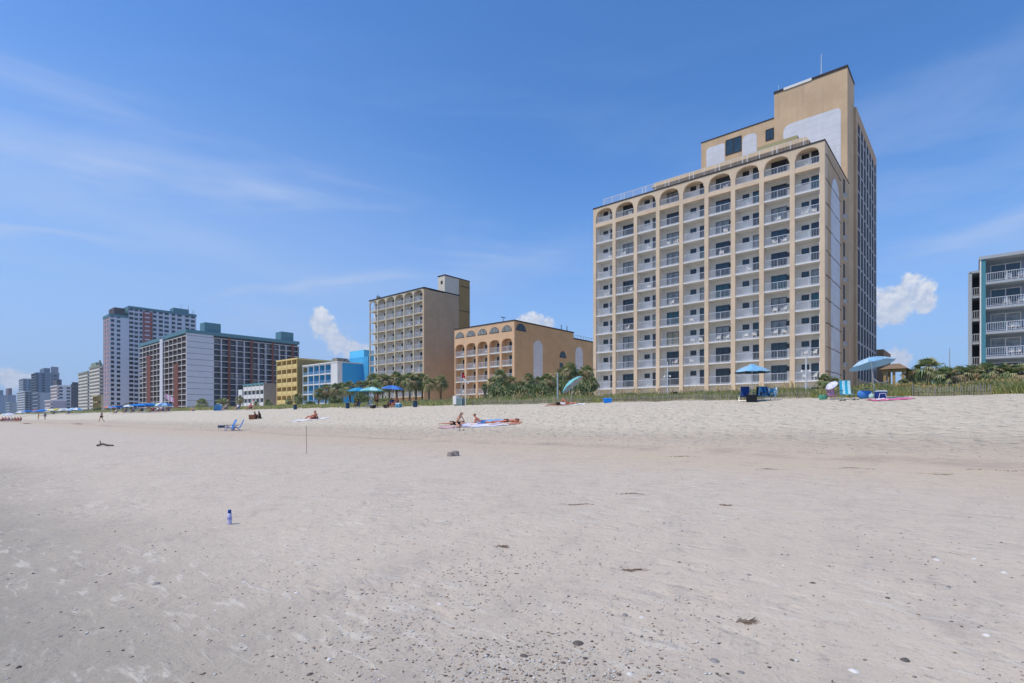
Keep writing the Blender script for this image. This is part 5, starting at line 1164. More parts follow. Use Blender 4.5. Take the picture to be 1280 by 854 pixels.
    def sub(names, grow, extra=None):
        out = []; m = {}; 
        for n in names: m[ix[n]] = len(out); out.append((vs[ix[n]], rs[ix[n]]))
        ee = [(m[a], m[b]) for a, b in es if a in m and b in m]
        return [o[0] for o in out], ee, [tuple((x if hasattr(x, '__len__') else (x, x))[i]+grow for i in (0, 1)) for x in [o[1] for o in out]]
    cl['trunks'] = sub(['pelvis', 'hipL', 'hipR', 'thL', 'thR'], .016); cl['brief'] = sub(['pelvis', 'hipL', 'hipR'], .010)
    c = J['chest']; b2 = J['belly']; up = (J['neck']-c).normalized()
    cl['top'] = ([c-up*.045, c+up*.02], [(0, 1)], [(.150, .115), (.146, .11)])
    cl['shirt'] = sub(['pelvis', 'belly', 'chest', 'shL', 'shR', 'upL', 'upR'], .018)
    PM[key] = (body, hair, cl); return PM[key]
CLM = {}
SK = [mat('skin_tanned', '#c08a68', .6, .04), mat('skin_pale', '#d9a68a', .6, .04), mat('skin_brown', '#7d5138', .6, .04), mat('skin_sunburnt', '#cf8468', .6, .04)]
HAIR = {'dark': mat('hair_dark', '#2b211c', .7, .1), 'brown': mat('hair_brown', '#5a3e2a', .7, .1), 'blond': mat('hair_blond', '#b2925e', .7, .1), 'grey': mat('hair_grey', '#a7a39c', .7, .1)}
def person(label, loc, rot, kind, sex='f', skin=0, hair='dark', clothes=(('brief', M_BLK), ('top', M_BLK)), group=None, s=1.0):
    body, hr, cl = person_meshes(kind, sex, SK[skin])
    o = link('person', body, None, (loc[0], loc[1], loc[2]+.01), rot); o.scale = (s, s, s); tag(o, label, 'person', group)
    k = (kind, sex, hair)
    if k not in CLM: CLM[k] = bake_skin('hair', *hr, HAIR[hair], 0, 2)
    link('hair', CLM[k], o)
    for c, m in clothes:
        k = (kind, sex, c, m.name)
        nm = {'trunks': 'shorts', 'brief': 'swimsuit_bottom', 'top': 'swimsuit_top', 'shirt': 'shirt'}[c]
        if k not in CLM: CLM[k] = bake_skin(nm, *cl[c], m, 0, 1)
        link(nm, CLM[k], o)
    return o
FS = YAW      # an object turned by this faces the camera side of the beach

def main_props():
    x, y, z, d = ground(940, 501.5)
    y = 36.2; x = at(940, y)[0]; z = float(H(x, y))
    umbrella('light blue two-tier umbrella with dark underside over the navy chairs', (x, y, z), 1.12, zat(457, at(940, y)[1])-z, mat('banded_blue', '#7db4d6', .75, .25, 4), M_LTB, M_DKU, tiers=2, dome=.38)
    beach_chair('navy folding beach chair left of the two-tier umbrella pole', P(930, 36.3), R(8), M_NAVY, sh=.32, bh=.66, rec=.22)
    beach_chair('black and pale patterned folding chair right of the two-tier umbrella pole', P(948, 36.5), R(-5), M_BLK, M_LTB, sh=.32, bh=.62, rec=.22)
    beach_chair('dark turquoise lounge chair draped with towels, right of the two-tier umbrella', P(961, 36.4), R(48), M_TURQ, M_NAVY, sh=.3, bh=.7, rec=.5)
    cooler('black cooler bag on the sand under the two-tier umbrella', P(939.5, 35.9), R(10), M_BLK, M_BLK, .62, .35, .40, 'cooler bag', False)
    l = P(966, 36.6); t = thing('draped_towel', 'pale blue and white towel bundle hung on the turquoise lounge chair', 'towel', (l[0], l[1], l[2]+.62)); 
    rnd = random.Random(4); mb = MB()
    for i in range(16):
        a = rnd.uniform(0, 6.28); mb.cur = i % 3; p = Vector((rnd.uniform(-.24, .24), rnd.uniform(-.14, .14), rnd.uniform(-.05, .22))); mb.tube(p, p+Vector((math.cos(a)*.08, math.sin(a)*.08, -rnd.uniform(.15, .45))), .055, .085, 6)
    mb.build('cloth', [M_LTB, M_WCL, M_TURQ], t, smooth=True)
    cooler('blue plastic storage box standing at the dune foot before the tall tan hotel', P(759.5, 37.2), R(41), M_BLUEF, M_BLUEF, .62, .4, .30, 'storage box', False)
    # group at the right
    umbrella('light blue marbled umbrella leaning left above the small cooler', P(1094, 36.6), 1.16, zat(447, at(1090, 36.6)[1])-P(1094, 36.6)[2], mat('marbled_light_blue', '#9cc8e4', .75, .3, 5, trans=.25), mat('marbled_pale_blue', '#c3e0f0', .75, .25, 5, trans=.25), M_LTB, tilt=(R(-4), R(-14)), lean=(-.07, -.02), dome=.36)
    l = P(1040, 36.6); o = umbrella('small pale lilac parasol clipped on the pink child chair', l, .36, .98, mat('lilac_cloth', '#d4d0e6', .8, .03), M_WCL, tilt=(R(38), R(-28)), dome=.42, lean=(-.02, 0))
    beach_chair("low pink child's chair beneath the small lilac parasol", P(1040.5, 36.4), R(28), M_PINK, mat('lilac_pink', '#e9b6cf', .8), sh=.22, w=.42, bh=.42, rec=.15)
    beach_chair('tall turquoise and white striped lounge chair right of the pink chair', P(1059, 36.2), R(28), mat('turquoise_stripe', '#2fb2cf', .8), mat('pale_stripe', '#c6e9ef', .8), sh=.30, w=.60, bh=.85, rec=.18)
    g = thing('tub', 'shallow green plastic tub left of the pink chair', 'tub', P(1028.5, 36.3)); mb = MB(); mb.lathe([(.20, 0), (.245, .24), (.26, .25), (.26, .27), (.23, .27), (.19, .03)], 20); mb.build('basin', mat('green_plastic', '#5fae8d', .45), g); mb = MB(); mb.tube((-.12, -.27, .2), (.12, -.27, .2), .02); mb.build('handle', mat('green_plastic', '#5fae8d'), g)
    for (px, lab) in ((1053, 'dark pair of sandals left below the turquoise lounge chair'), (1069.5, 'dark pair of shoes right of the turquoise lounge chair')):
        l = P(px, 35.4); t = thing('sandals', lab, 'sandals', l, R(30))
        for s in (-1, 1):
            mb = MB(); mb.box(s*.09-.045, s*.09+.045, -.13, .13, 0, .03); mb.path([(s*.09-.045, -.04, .02), (s*.09, -.08, .08), (s*.09+.045, -.04, .02)], .012); mb.build('shoe', M_BLK, t)
    l = P(1081, 36.7); t = thing('tote_bag', 'large blue beach bag between the lounge chair and the cooler', 'bag', l, R(35)); mb = MB()
    mb.lathe([(.24, 0), (.36, .12), (.38, .3), (.33, .44), (.27, .47)], 16); o = mb.build('bag_body', mat('blue_bag', '#4a86cf', .75, .08, 3, .3, 10), t, smooth=True); o.scale = (1.1, .6, .95)
    for s in (-1, 1): mb = MB(); mb.path([(-.16, s*.12, .42), (-.1, s*.15, .58), (.1, s*.15, .58), (.16, s*.12, .42)], .015); mb.build('strap', M_NAVY, t)
    l = P(1089.5, 36.2); t = thing('pouch', 'small pale green pouch beside the blue beach bag', 'bag', l); mb = MB(); mb.lathe([(.10, 0), (.15, .08), (.13, .22), (.05, .27)], 12); mb.build('pouch_body', mat('pale_green_cloth', '#b4cfc2', .8), t, smooth=True); mb = MB(); mb.path([(-.04, 0, .26), (0, 0, .34), (.04, 0, .26)], .01); mb.build('strap', M_WCL, t)
    cooler('navy cooler with white handle and pale grey lid under the leaning umbrella', P(1101, 36.3), R(30), mat('navy_plastic', '#2b3f86', .5), mat('grey_lid', '#b9c3c8', .5), .50, .36, .40)
    towel('crumpled bright pink towel on the sand before the navy cooler', P(1112, 35.0), R(35), 1.0, 2.0, mat('hot_pink_cloth', '#d9668f', .85), M_PINK, 3, wr=.05)
    towel('pale folded towel in front of the navy cooler', P(1098, 35.2), R(35), .5, .8, M_WCL, None, 4, wr=.04)
    # tilted umbrella and two sunbathers
    l = P(713, 37.0); umbrella('aqua umbrella tilted steeply to the left, grey underside showing', l, 1.12, 2.0, M_AQUA, M_AQUA, M_GREYU, tilt=(R(14), R(-38)), lean=(.10, .02), dome=.34)
    person('person lying on the back with raised knees under the tilted aqua umbrella', P(709, 36.0), R(-62), 'supine', 'f', 3, 'blond', (('brief', M_ORC), ('top', M_ORC)))
    towel('white towel under the sunbather with raised knees', P(716, 36.0), R(-62), 2.0, .9, M_WCL, None, 9)
    person('person in a pale top lying face down left of the tilted umbrella', P(699, 35.6), R(-60), 'prone', 'm', 2, 'dark', (('trunks', M_BLK), ('shirt', M_WCL)))
    towel('dull orange towel under the face-down person left of the tilted umbrella', P(697, 35.3), R(-60), 2.0, .9, mat('dull_orange', '#c98a6a', .85), None, 5)
    # group on towels in the middle
    a = PG(573, 535); person('dark-haired woman in a black swimsuit kneeling on the towel, bent forward', a, R(95), 'kneel', 'f', 1, 'dark', (('brief', M_BLK), ('top', M_BLK)))
    a = PG(566, 531); person('sunbather lying face down behind the kneeling woman, feet to the left', (a[0], a[1], a[2]), R(-48), 'prone', 'f', 1, 'dark', (('brief', M_BLK), ('top', M_BLK)))
    a = PG(603, 530); person('person propped on the elbows beside the kneeling woman', a, R(125), 'prop', 'm', 3, 'dark', (('trunks', mat('blue_shorts', '#6d93c9', .8)),))
    a = PG(634, 528.5); person('tanned sunbather lying flat at the right end of the towel group', a, R(-62), 'prone', 'f', 3, 'brown', (('brief', M_BLK), ('top', M_BLK)))
    a = PG(605, 531); towel('pale lilac blanket spread under the middle sunbathers', a, R(30), 2.2, 3.6, mat('lilac_white_cloth', '#cfd0e4', .85), M_WCL, 6)
    a = PG(612, 526); towel('blue towel laid behind the propped sunbather', a, R(28), 1.0, 1.9, mat('denim_blue', '#7fa2cf', .85), M_LTB, 7, wr=.05)
    a = PG(570, 533.5); towel('dusty pink towel under the kneeling woman', a, R(33), 1.0, 2.2, mat('dusty_pink', '#c9a3a3', .85), None, 8)
    a = PG(632, 529.5); towel('orange-red towel under the sunbather at the right end of the group', a, R(25), .9, 2.0, mat('orange_red', '#c28a70', .85), None, 10)
    a = PG(577, 538); t = thing('flip_flops', 'dark flip-flops in the sand just in front of the kneeling woman', 'flip-flops', a, R(60))
    for s in (-1, 1): mb = MB(); mb.box(s*.12-.05, s*.12+.05, -.13, .13, 0, .025); mb.path([(s*.12-.04, .02, .02), (s*.12, -.06, .07), (s*.12+.04, .02, .02)], .009); mb.build('sandal', M_BLK, t)
    # pair of blue chairs with small table
    for px, lab, r in ((286, 'front left bright blue reclining beach chair of the pair near the middle', 12), (295.5, 'right-hand bright blue reclining beach chair of the pair', 4)):
        a = PG(px, 538.5); beach_chair(lab, a, R(r-20), M_BLUEF, mat('blue_slat_light', '#4fa0e4', .5), sh=.26, w=.52, bh=.74, rec=.45, frame=mat('blue_frame', '#1a5fae', .5))
    a = PG(278.5, 538); t = thing('camp_table', 'small folding table with a dark and white cloth left of the blue chairs', 'table', a, R(40))
    mb = MB(); mb.box(-.3, .3, -.2, .2, .40, .42); mb.build('tabletop', M_WCL, t); mb = MB()
    mb.box(-.31, .31, -.21, .21, .422, .43); mb.box(-.31, .31, -.215, -.205, .22, .43); mb.build('cloth', mat('check_cloth', '#3a4764', .85, .4, 9), t)
    for sx in (-.26, .26):
        for sy in (-.16, .16): mb = MB(); mb.tube((sx, sy, 0), (sx, sy, .4), .012); mb.build('leg', M_ALU, t)
    a = PG(291, 538); t = thing('beach_bag', 'white bag on the sand between the two bright blue chairs', 'bag', a); mb = MB(); mb.lathe([(.13, 0), (.17, .1), (.15, .3), (.09, .36)], 12); mb.build('bag_body', M_WCL, t, smooth=True); mb = MB(); mb.path([(-.08, 0, .34), (0, 0, .5), (.08, 0, .34)], .012); mb.build('strap', M_NAVY, t)
    # stick
    a = PG(383, 567.5); mb = MB(); d = at(383, a[1])[1]; h_ = 35/FPX*d
    pts = [(0, 0, -.25), (.01, 0, h_*.3), (-.005, 0, h_*.6), (.01, 0, h_)]; mb.path(pts, .010, 6); tag(mb.build('stick', mat('driftwood_grey', '#8d857d', .9, .2, 6), None, a), 'thin upright stick planted in the sand left of centre', 'stick')
    for (px, py, s, lab) in ((563, 570.5, .10, 'left block-like lump of moulded sand in mid beach'), (569, 570, .12, 'right block-like lump of moulded sand in mid beach')):
        a = PG(px, py); mb = MB(); mb.lathe([(s*1.15, -.02), (s*1.05, s*.6), (s*.95, s*1.2), (s*.7, s*1.35), (s*.3, s*1.3)], 9); tag(mb.build('sand_mound', mat('moulded_sand', '#a5968a', .95, .15, 9, .8, 14), None, a), lab, 'sand castle')
    # driftwood
    a = PG(131, 558); t = thing('driftwood', 'small dark piece of driftwood lying on the sand at left', 'driftwood', a, YAW); mb = MB()
    mb.path([(-.35, 0, .03), (-.1, .03, .10), (.1, 0, .05), (.38, -.02, .03)], .045, 7); mb.build('stem', mat('dark_wood', '#6a5f55', .95, .2, 5), t); mb = MB(); mb.path([(-.15, 0, .08), (-.22, .0, .2), (-.2, 0, .24)], .02); mb.build('branch', mat('dark_wood', '#6a5f55'), t)
    for px, py, lab in ((97.5, 530.5, 'tiny dark lump of seaweed on the far sand at left'), (34, 530, 'low dark streak of seaweed on the far left sand')):
        a = PG(px, py); rnd = random.Random(int(px)); mb = MB()
        for i in range(24): p = Vector((rnd.gauss(0, .4), rnd.gauss(0, .12), .02)); mb.tube(p, p+Vector((rnd.gauss(0, .15), rnd.gauss(0, .1), rnd.uniform(.02, .12))), .03, .02, 4)
        tag(mb.build('seaweed', mat('seaweed_dark', '#4a4038', .95), None, a, YAW), lab, 'seaweed')
    # aerosol bottle
    a = PG(287, 655.5); t = thing('spray_bottle', 'upright lilac-white spray bottle with a blue cap on the near sand', 'bottle', a); d = math.hypot(a[0], a[1]); hh = .185
    mb = MB(); mb.lathe([(.026, 0), (.0275, .006), (.0275, hh*.66), (.024, hh*.72), (.019, hh*.76)], 20); mb.build('can', mat('lilac_can', '#d3d0e8', .3, .05), t, smooth=True)
    mb = MB(); mb.lathe([(.0279, hh*.30), (.0279, hh*.52)], 20); mb.build('label_band', mat('violet_band', '#a5a3d3', .35, 0), t)
    mb = MB(); mb.lathe([(.0205, hh*.75), (.0205, hh*.95), (.017, hh), (.006, hh)], 18); mb.build('cap', mat('deep_blue_cap', '#22449a', .35, 0), t, smooth=True)
main_props()

def barrels_poles():
    for px, py, lab in ((369, 518.3, 'dark blue trash barrel standing on the sand before the yellow motel'), (434.5, 511.5, 'dark blue trash barrel on the sand left of the blue umbrella pair'), (519, 509, 'dark green-blue barrel right of the royal blue umbrella')):
        Y = 36.4; a = P(px, Y); t = thing('trash_barrel', lab, 'trash barrel', a, 0, 'trash barrels on the sand'); t.scale = (.85, .85, .72); mb = MB(); r = .29; mb.lathe([(r*.95, 0), (r, .04), (r, .3), (r*1.03, .32), (r, .34), (r, .58), (r*1.03, .6), (r, .62), (r, .86)], 18)
        mb.build('drum', mat('barrel_blue', '#28455f', .6, .06), t, smooth=False); mb = MB(); mb.lathe([(r*1.05, .86), (r*1.05, .90), (r*.9, .91), (r*.9, .87)], 18); mb.build('rim', M_BLK, t)
    # lifeguard equipment box, flag poles
    a = P(571.5, 38.6); t = thing('equipment_locker', 'white and grey equipment locker on the dune edge left of the flag poles', 'locker', a, R(5)); k = at(571, 38.6)[1]/FPX
    mb = MB(); mb.box(-.35, .12, -.3, .3, .1, 1.0); mb.build('cabinet', M_WHITE, t); mb = MB(); mb.box(.13, .75, -.25, .3, .05, .72); mb.build('bin', mat('grey_green_bin', '#6f8684', .7), t)
    mb = MB(); mb.box(.11, .77, -.28, .32, .722, .79); mb.build('lid', M_GREYU, t); mb = MB(); mb.box(-.3, .7, -.2, .2, 0, .1); mb.build('base', M_DARK, t)
    a = P(576.8, 38.2); d = at(576.8, 38.2)[1]; h1 = zat(465.5, d)-a[2]
    t = thing('flag_pole', 'grey pole flying a red flag before the peach hotel', 'flag pole', a, 0); mb = MB(); mb.tube((0, 0, -.3), (0, 0, h1), .045, .035, 8); mb.build('pole', M_GREYU, t)
    def flag(name, m, w, hgt, z, t, droop):
        mb = MB(); n = 8
        for off in (0, .006):
            for i in range(n+1):
                u = i/n; mb.v.append((CA*w*u+.03, SA*w*u+off+.08*math.sin(u*6), z+hgt-droop*u*1.1)); mb.v.append((CA*w*u+.03, SA*w*u+off+.08*math.sin(u*6), z-droop*u*.3))
        for o_ in (0, 2*(n+1)):
            for i in range(n): q = o_+2*i; f = (q, q+1, q+3, q+2); mb.f.append(f if o_ == 0 else f[::-1]); mb.mi.append(0)
        mb.build(name, m, t)
    flag('flag', M_REDF, .38, .55, h1-.58, t, .32)
    a2 = P(582, 38.0); h2 = zat(476, at(582, 38)[1])-a2[2]
    t = thing('flag_pole', 'white pole with a small drooping pale pennant, right of the red flag', 'flag pole', a2, 0); mb = MB(); mb.tube((0, 0, -.3), (0, 0, h2), .045, .04, 8); mb.build('pole', M_POLE, t)
    q = MB(); n = 6; mb = MB()
    u = Vector((CA, SA, 0))
    pts = [u*(-.25)+V(0, -.06, h2+.18), u*.0+V(0, -.06, h2-.05), u*.32+V(0, -.06, h2-.32), u*.42+V(0, -.06, h2-.26), u*.1+V(0, -.06, h2+.05), u*(-.15)+V(0, -.06, h2+.3)]
    m_ = MB(); m_.v = [tuple(p) for p in pts]+[tuple(p+V(0, .012, 0)) for p in pts]; m_.f = [(0, 1, 4, 5), (1, 2, 3, 4), (11, 10, 7, 6), (10, 9, 8, 7), (0, 6, 7, 1), (1, 7, 8, 2), (3, 9, 10, 4), (4, 10, 11, 5)]; m_.mi = [0]*8; m_.build('pennant', M_WCL, t)
    a = P(697, 40.5); h_ = zat(466, at(697, 40.5)[1])-a[2]; mb = MB(); mb.tube((0, 0, -.3), (0, 0, h_), .07, .065, 8); tag(mb.build('post', M_GREYU, None, a), 'tall grey post in the dune grass before the peach flank', 'post')
    for px, ytop, Y, lab in ((834.5, 452, 44, 'slim white light pole before the fourth pillar of the tall tan hotel'), (1007.6, 444, 42, 'slim white light pole near the right corner of the tall tan hotel')):
        a = P(px, Y); h_ = zat(ytop, at(px, Y)[1])-a[2]; t = thing('light_pole', lab, 'light pole', a, 0, 'light poles on the dune'); mb = MB(); mb.tube((0, 0, -.3), (0, 0, h_), .06, .045, 8); mb.build('pole', M_POLE, t)
        for s in (-1, 1):
            mb = MB(); mb.tube((0, 0, h_*.62), (s*.22, -.05, h_*.62), .02); mb.lathe([(.03, 0), (.09, -.16), (.02, -.17)], 8, (s*.26, -.05, h_*.62+.06)); mb.build('lamp_head', M_WHITE, t)
    x, Y, z = P(1187, 58); mb = MB(); mb.tube((0, 0, 0), (0, 0, zat(435, at(1187, 58)[1])-z), .05, .03, 6); tag(mb.build('post', M_GREYU, None, (x, Y, z)), 'thin grey pole against the sky above the dark bush at right', 'post')
    # gazebo with pale railing
    Y = 52; xa, d = at(1106, Y); xb = at(1129, Y)[0]; g = float(H(xa, Y)); t = thing('gazebo', 'small wooden gazebo with a low hipped roof behind the leaning umbrella', 'gazebo', (xa, Y, g), 0); w = xb-xa; zr = zat(462, d)-g; wood = mat('tan_wood', '#b08c5a', .85, .15, 2)
    for (i, j) in ((0, 0), (1, 0), (0, 1), (1, 1), (.5, 0)): mb = MB(); mb.box(w*i-.09, w*i+.09, 3*j-.09, 3*j+.09, -.3, zr); mb.build('post', wood, t)
    mb = MB(); e = .35; zt = zat(453.5, d)-g; mb.add([(-e, -e, zr), (w+e, -e, zr), (w+e, 3+e, zr), (-e, 3+e, zr), (w*.3, 1.5, zt), (w*.7, 1.5, zt)], [(0, 3, 2, 1), (0, 1, 5, 4), (1, 2, 5), (2, 3, 4, 5), (3, 0, 4)]); mb.build('roof', mat('roof_shingle', '#8d7458', .9, .15, 2), t)
    mb = MB(); mb.box(-.2, w+.2, -.12, -.02, zr-.25, zr-.01); mb.build('beam', wood, t)
    mb = MB(); mb.box(-.1, w+.1, -.13, -.10, .95, 1.03); mb.box(-.1, w+.1, -.13, -.10, .2, .27)
    for i in range(14): mb.box((w)*i/13-.03, (w)*i/13+.03, -.125, -.10, .27, .95)
    mb.build('railing', M_WHITE, t); mb = MB(); mb.box(-.2, w+.2, -.2, 3.2, -.1, .15); mb.build('deck', wood, t)
    # white hammock slung between a post and the gazebo
    Y = 47; p0, d = at(1091, Y); p1 = at(1111, Y)[0]; z0 = zat(472.5, d); z1 = zat(477, d); zm = zat(480, d); g = float(H(p0, Y)); t = thing('hammock', 'white hammock slung between two posts in front of the gazebo', 'hammock', (p0, Y, g)); mb = MB(); n = 12; rows = []
    for i in range(n+1):
        u = i/n; x = (p1-p0)*u; zz_ = (z0-g)*(1-u)+(z1-g)*u-(4*u*(1-u))*(((z0+z1)/2)-zm); wd = .06+.32*math.sin(math.pi*u); rows.append([(x, -wd, zz_+.06), (x, 0, zz_-.05), (x, wd, zz_+.06), (x, wd, zz_+.075), (x, 0, zz_-.035), (x, -wd, zz_+.075)])
    for r_ in rows: mb.v += r_
    for i in range(n):
        for k in range(6): a_ = i*6+k; b_ = i*6+(k+1) % 6; mb.f.append((a_, b_, b_+6, a_+6)); mb.mi.append(0)
    mb.build('cloth', M_WCL, t, smooth=True)
    for x, z_ in ((0, z0-g), (p1-p0, z1-g)): mb = MB(); mb.tube((x, 0, -.2), (x, 0, z_+.3), .05); mb.build('post', wood, t)
barrels_poles()

def tent(label, loc, w, h, m, rot=0, cat='canopy tent', group='pop-up canopies along the beach'):
    t = thing('canopy_tent', label, cat, loc, rot, group)
    for sx in (-1, 1):
        for sy in (-1, 1): mb = MB(); mb.tube((sx*w/2, sy*w/2, -.1), (sx*w/2, sy*w/2, h*.78), .03); mb.build('leg', M_POLE, t)
    mb = MB(); e = w/2+.03; z0, z1 = h*.74, h; n = 4
    mb.add([(-e, -e, z0), (e, -e, z0), (e, e, z0), (-e, e, z0), (-e, -e, z0+.25), (e, -e, z0+.25), (e, e, z0+.25), (-e, e, z0+.25), (0, 0, z1)], [(0, 1, 5, 4), (1, 2, 6, 5), (2, 3, 7, 6), (3, 0, 4, 7), (4, 5, 8), (5, 6, 8), (6, 7, 8), (7, 4, 8)])
    mb.build('roof', m, t); return t
def distance_beach():
    # royal blue umbrella group
    umbrella('royal blue patterned umbrella before the palms', P(491, 37.0), 1.28, 2.5, M_ROYAL, mat('mid_blue', '#4f86cf', .75), M_ROYAL, tilt=(0, R(5)))
    a = P(488, 36.6); beach_chair('dark folding chair with a seated person under the royal blue umbrella', a, R(20), M_NAVY, None); person('seated person in dark clothes under the royal blue umbrella', a, R(20), 'chair', 'm', 2, 'dark', (('trunks', M_NAVY), ('shirt', M_NAVY)))
    a = P(493.5, 36.8); beach_chair('red folding chair with a seated person right of the royal blue umbrella pole', a, R(10), M_REDF, None); person('sunburnt person sitting in the red chair under the royal blue umbrella', a, R(10), 'chair', 'm', 3, 'brown', (('trunks', M_REDF),))
    cooler('blue cooler right of the red chair', P(498, 36.5), R(20), M_TURQ, M_WCL, .6, .4, .42)
    cooler('dark bag left of the royal blue umbrella', P(483, 36.4), R(20), M_DARK, M_DARK, .6, .4, .3, 'bag', False)
    # pair of umbrellas
    umbrella('dark turquoise umbrella, left one of the pair before the palms', P(448, 36.8), 1.38, 2.5, M_TURQ, mat('deep_turq', '#1f8fc0', .75), M_TURQ)
    umbrella('pale aqua umbrella, right one of the pair before the palms', P(464.5, 37.0), 1.4, 2.45, M_AQUA, mat('pale_aqua', '#b9e2de', .75), M_AQUA)
    a = P(446, 36.4); beach_chair('folding chair in the shade of the dark turquoise umbrella', a, R(25), M_SKYF, None); person('person sitting in the shade of the dark turquoise umbrella', a, R(25), 'chair', 'f', 2, 'dark', (('brief', M_BLK), ('top', M_BLK)))
    a = P(459, 36.4); beach_chair('black and white folding chair between the two umbrellas', a, R(5), M_BLK, M_WCL)
    a = P(471, 36.6); person('standing person in dark shorts behind the pale aqua umbrella', a, R(30), 'stand', 'm', 2, 'dark', (('trunks', M_BLK),)); cooler('low dark box under the pale aqua umbrella', P(466, 36.3), 0, M_DARK, M_GREYU, .6, .4, .35, 'box', False)
    # couple sitting on a white towel
    a = PG(391, 524.5); person('dark-haired person sitting on the white towel, left of the couple', a, R(-45), 'lean', 'f', 3, 'dark', (('brief', M_REDF), ('top', M_REDF)))
    a = PG(396, 524); person('bare-backed person sitting on the white towel, right of the couple', a, R(-40), 'sit', 'm', 3, 'brown', (('trunks', M_BLK),)); a = PG(388, 524.8); towel('long white towel under the sitting couple', a, R(35), 1.6, 3.6, M_WCL, None, 12)
    # couple with a brown crate
    a = PG(320, 524); person('person in a dark shirt sitting low on the far sand, left of two', a, R(-40), 'sit', 'm', 2, 'dark', (('trunks', M_BLK), ('shirt', mat('maroon_shirt', '#5a2f2f', .8)))); a = PG(325, 523.5); person('person in black sitting low on the far sand, right of two', a, R(-50), 'sit', 'f', 2, 'dark', (('shirt', M_BLK), ('brief', M_BLK)))
    cooler('brown wicker box left of the two low-sitting people', PG(316.5, 524.3), R(30), mat('wicker_brown', '#7b4f3b', .9), mat('wicker_brown', '#7b4f3b'), .8, .5, .45, 'box', False)
    # people near the dune, left of the yellow motel
    for (px, kind, sx, sk, hr, cl, lab) in ((281, 'chair', 'm', 1, 'brown', (('trunks', M_NAVY), ('shirt', mat('grey_shirt', '#8b8f96', .8))), 'person in a grey shirt right of the blue tent'), (296, 'chair', 'f', 1, 'grey', (('brief', M_TURQ), ('shirt', M_WCL)), 'person in a white shirt sitting left of the red shirt'),
                                            (312, 'chair', 'm', 3, 'dark', (('trunks', M_BLK), ('shirt', M_REDF)), 'person in a red shirt before the low white motel'), (316.5, 'stand', 'f', 1, 'blond', (('brief', M_WCL), ('shirt', M_WCL)), 'person in a white shirt standing right of the red-shirted sitter'),
                                            (242, 'sit', 'm', 1, 'brown', (('trunks', M_TURQ),), 'person in turquoise shorts on the sand, left of the blue tent')):
        a = P(px, 36.4)
        if kind == 'chair': beach_chair('low chair of the '+lab, a, R(25), M_NAVY if sx == 'm' else M_SKYF, None)
        person(lab, a, R(25), kind, sx, sk, hr, cl)
    t = thing('beach_tent', 'light blue half-dome beach tent before the brick-red hotel', 'tent', P(272, 36.6), R(10)); mb = MB(); n = 10
    for i in range(n+1):
        a = math.pi*i/n
        for j in range(6): b = R(100)*j/5; r = 1.25; mb.v.append((r*math.cos(a), .9*math.sin(b)*math.sin(a)*.9, r*.98*math.sin(a)*math.cos(b*.9)))
    for i in range(n):
        for j in range(5): q = i*6+j; mb.f.append((q, q+6, q+7, q+1)); mb.mi.append(0)
    o = mb.build('shell', M_SKYF, t); o.modifiers.new('thick', 'SOLIDIFY').thickness = .02
    mb = MB(); mb.box(-1.15, 1.15, -.1, .8, -.02, .03); mb.build('floor', M_NAVY, t)
    # crowd of umbrellas before the brick-red hotel
    spec = [('tent', 163, 36, 508.5, 4.2, M_NAVY, 'dark navy canopy left of the long blue canopies'), ('umb', 138, 35.5, 511, 1.25, M_ORC, 'orange and blue striped umbrella at the left of the crowded stretch', M_SKYF), ('tent', 150.5, 35, 511, 2.6, M_BLUEF, 'bright blue small canopy right of the striped umbrella'),
            ('tent', 178, 34.5, 511, 3.4, M_BLUEF, 'bright blue canopy, left of the long blue row'), ('tent', 186.5, 34.8, 510.5, 3.2, M_BLUEF, 'bright blue canopy, right of the long blue row'), ('tent', 184, 38.0, 507.5, 4.0, M_AQUA, 'teal canopy behind the bright blue canopies'), ('umb', 192, 37, 506, 1.6, M_TURQ, 'turquoise umbrella above the bright blue canopies', M_AQUA),
            ('umb', 199.5, 36.5, 505.5, 1.6, M_GRNU, 'pale green and white umbrella under the pink flag', M_WCL), ('umb', 206.5, 36.3, 505.5, 1.5, M_ROYAL, 'royal blue and white umbrella at the right end of the crowded stretch', M_LTB), ('umb', 160.5, 34.5, 512.5, 1.1, M_WCL, 'white umbrella below the dark navy canopy', M_WCL),
            ('tent', 72, 36, 514, 3.4, M_YEL, 'yellow canopy among the far umbrellas'), ('umb', 45, 40, 513.5, 2.1, M_REDF, 'red umbrella rising behind the far bright blue canopies', M_ORC), ('tent', 34, 31, 516, 2.6, M_BLUEF, 'leftmost far bright blue canopy'), ('tent', 47, 30, 515.5, 2.4, M_BLUEF, 'far bright blue canopy below the red umbrella'), ('tent', 53, 31.5, 515.5, 2.4, M_BLUEF, 'far bright blue canopy between the red umbrella and the pale one'),
            ('umb', 60, 33, 515, 1.5, M_GRNU, 'pale green and white far umbrella right of the bright blue canopies', M_WCL), ('umb', 81, 35, 515.5, 1.9, M_WCL, 'white umbrella right of the yellow canopy', M_GREYU), ('umb', 91.5, 34.5, 514, 1.6, M_LTB, 'pale blue umbrella, left of the pair below the cream hotels', M_WCL), ('umb', 96, 35, 514.2, 1.7, M_SKYF, 'blue and white umbrella, right of the pair below the cream hotels', M_WCL),
            ('umb', 8, 22, 517, 1.4, M_WCL, 'white umbrella at the far left', M_LTB), ('umb', 13, 22.5, 517.2, 1.4, M_WCL, 'white umbrella with a lilac rim right of the leftmost one', mat('lilac_cloth', '#d4d0e6')), ('umb', 26, 27, 517.0, 1.5, M_GREYU, 'grey umbrella left of the far bright blue canopies', M_WCL), ('umb', 66, 34, 514.6, 1.5, M_YEL, 'yellow umbrella touching the yellow canopy', M_WCL)]
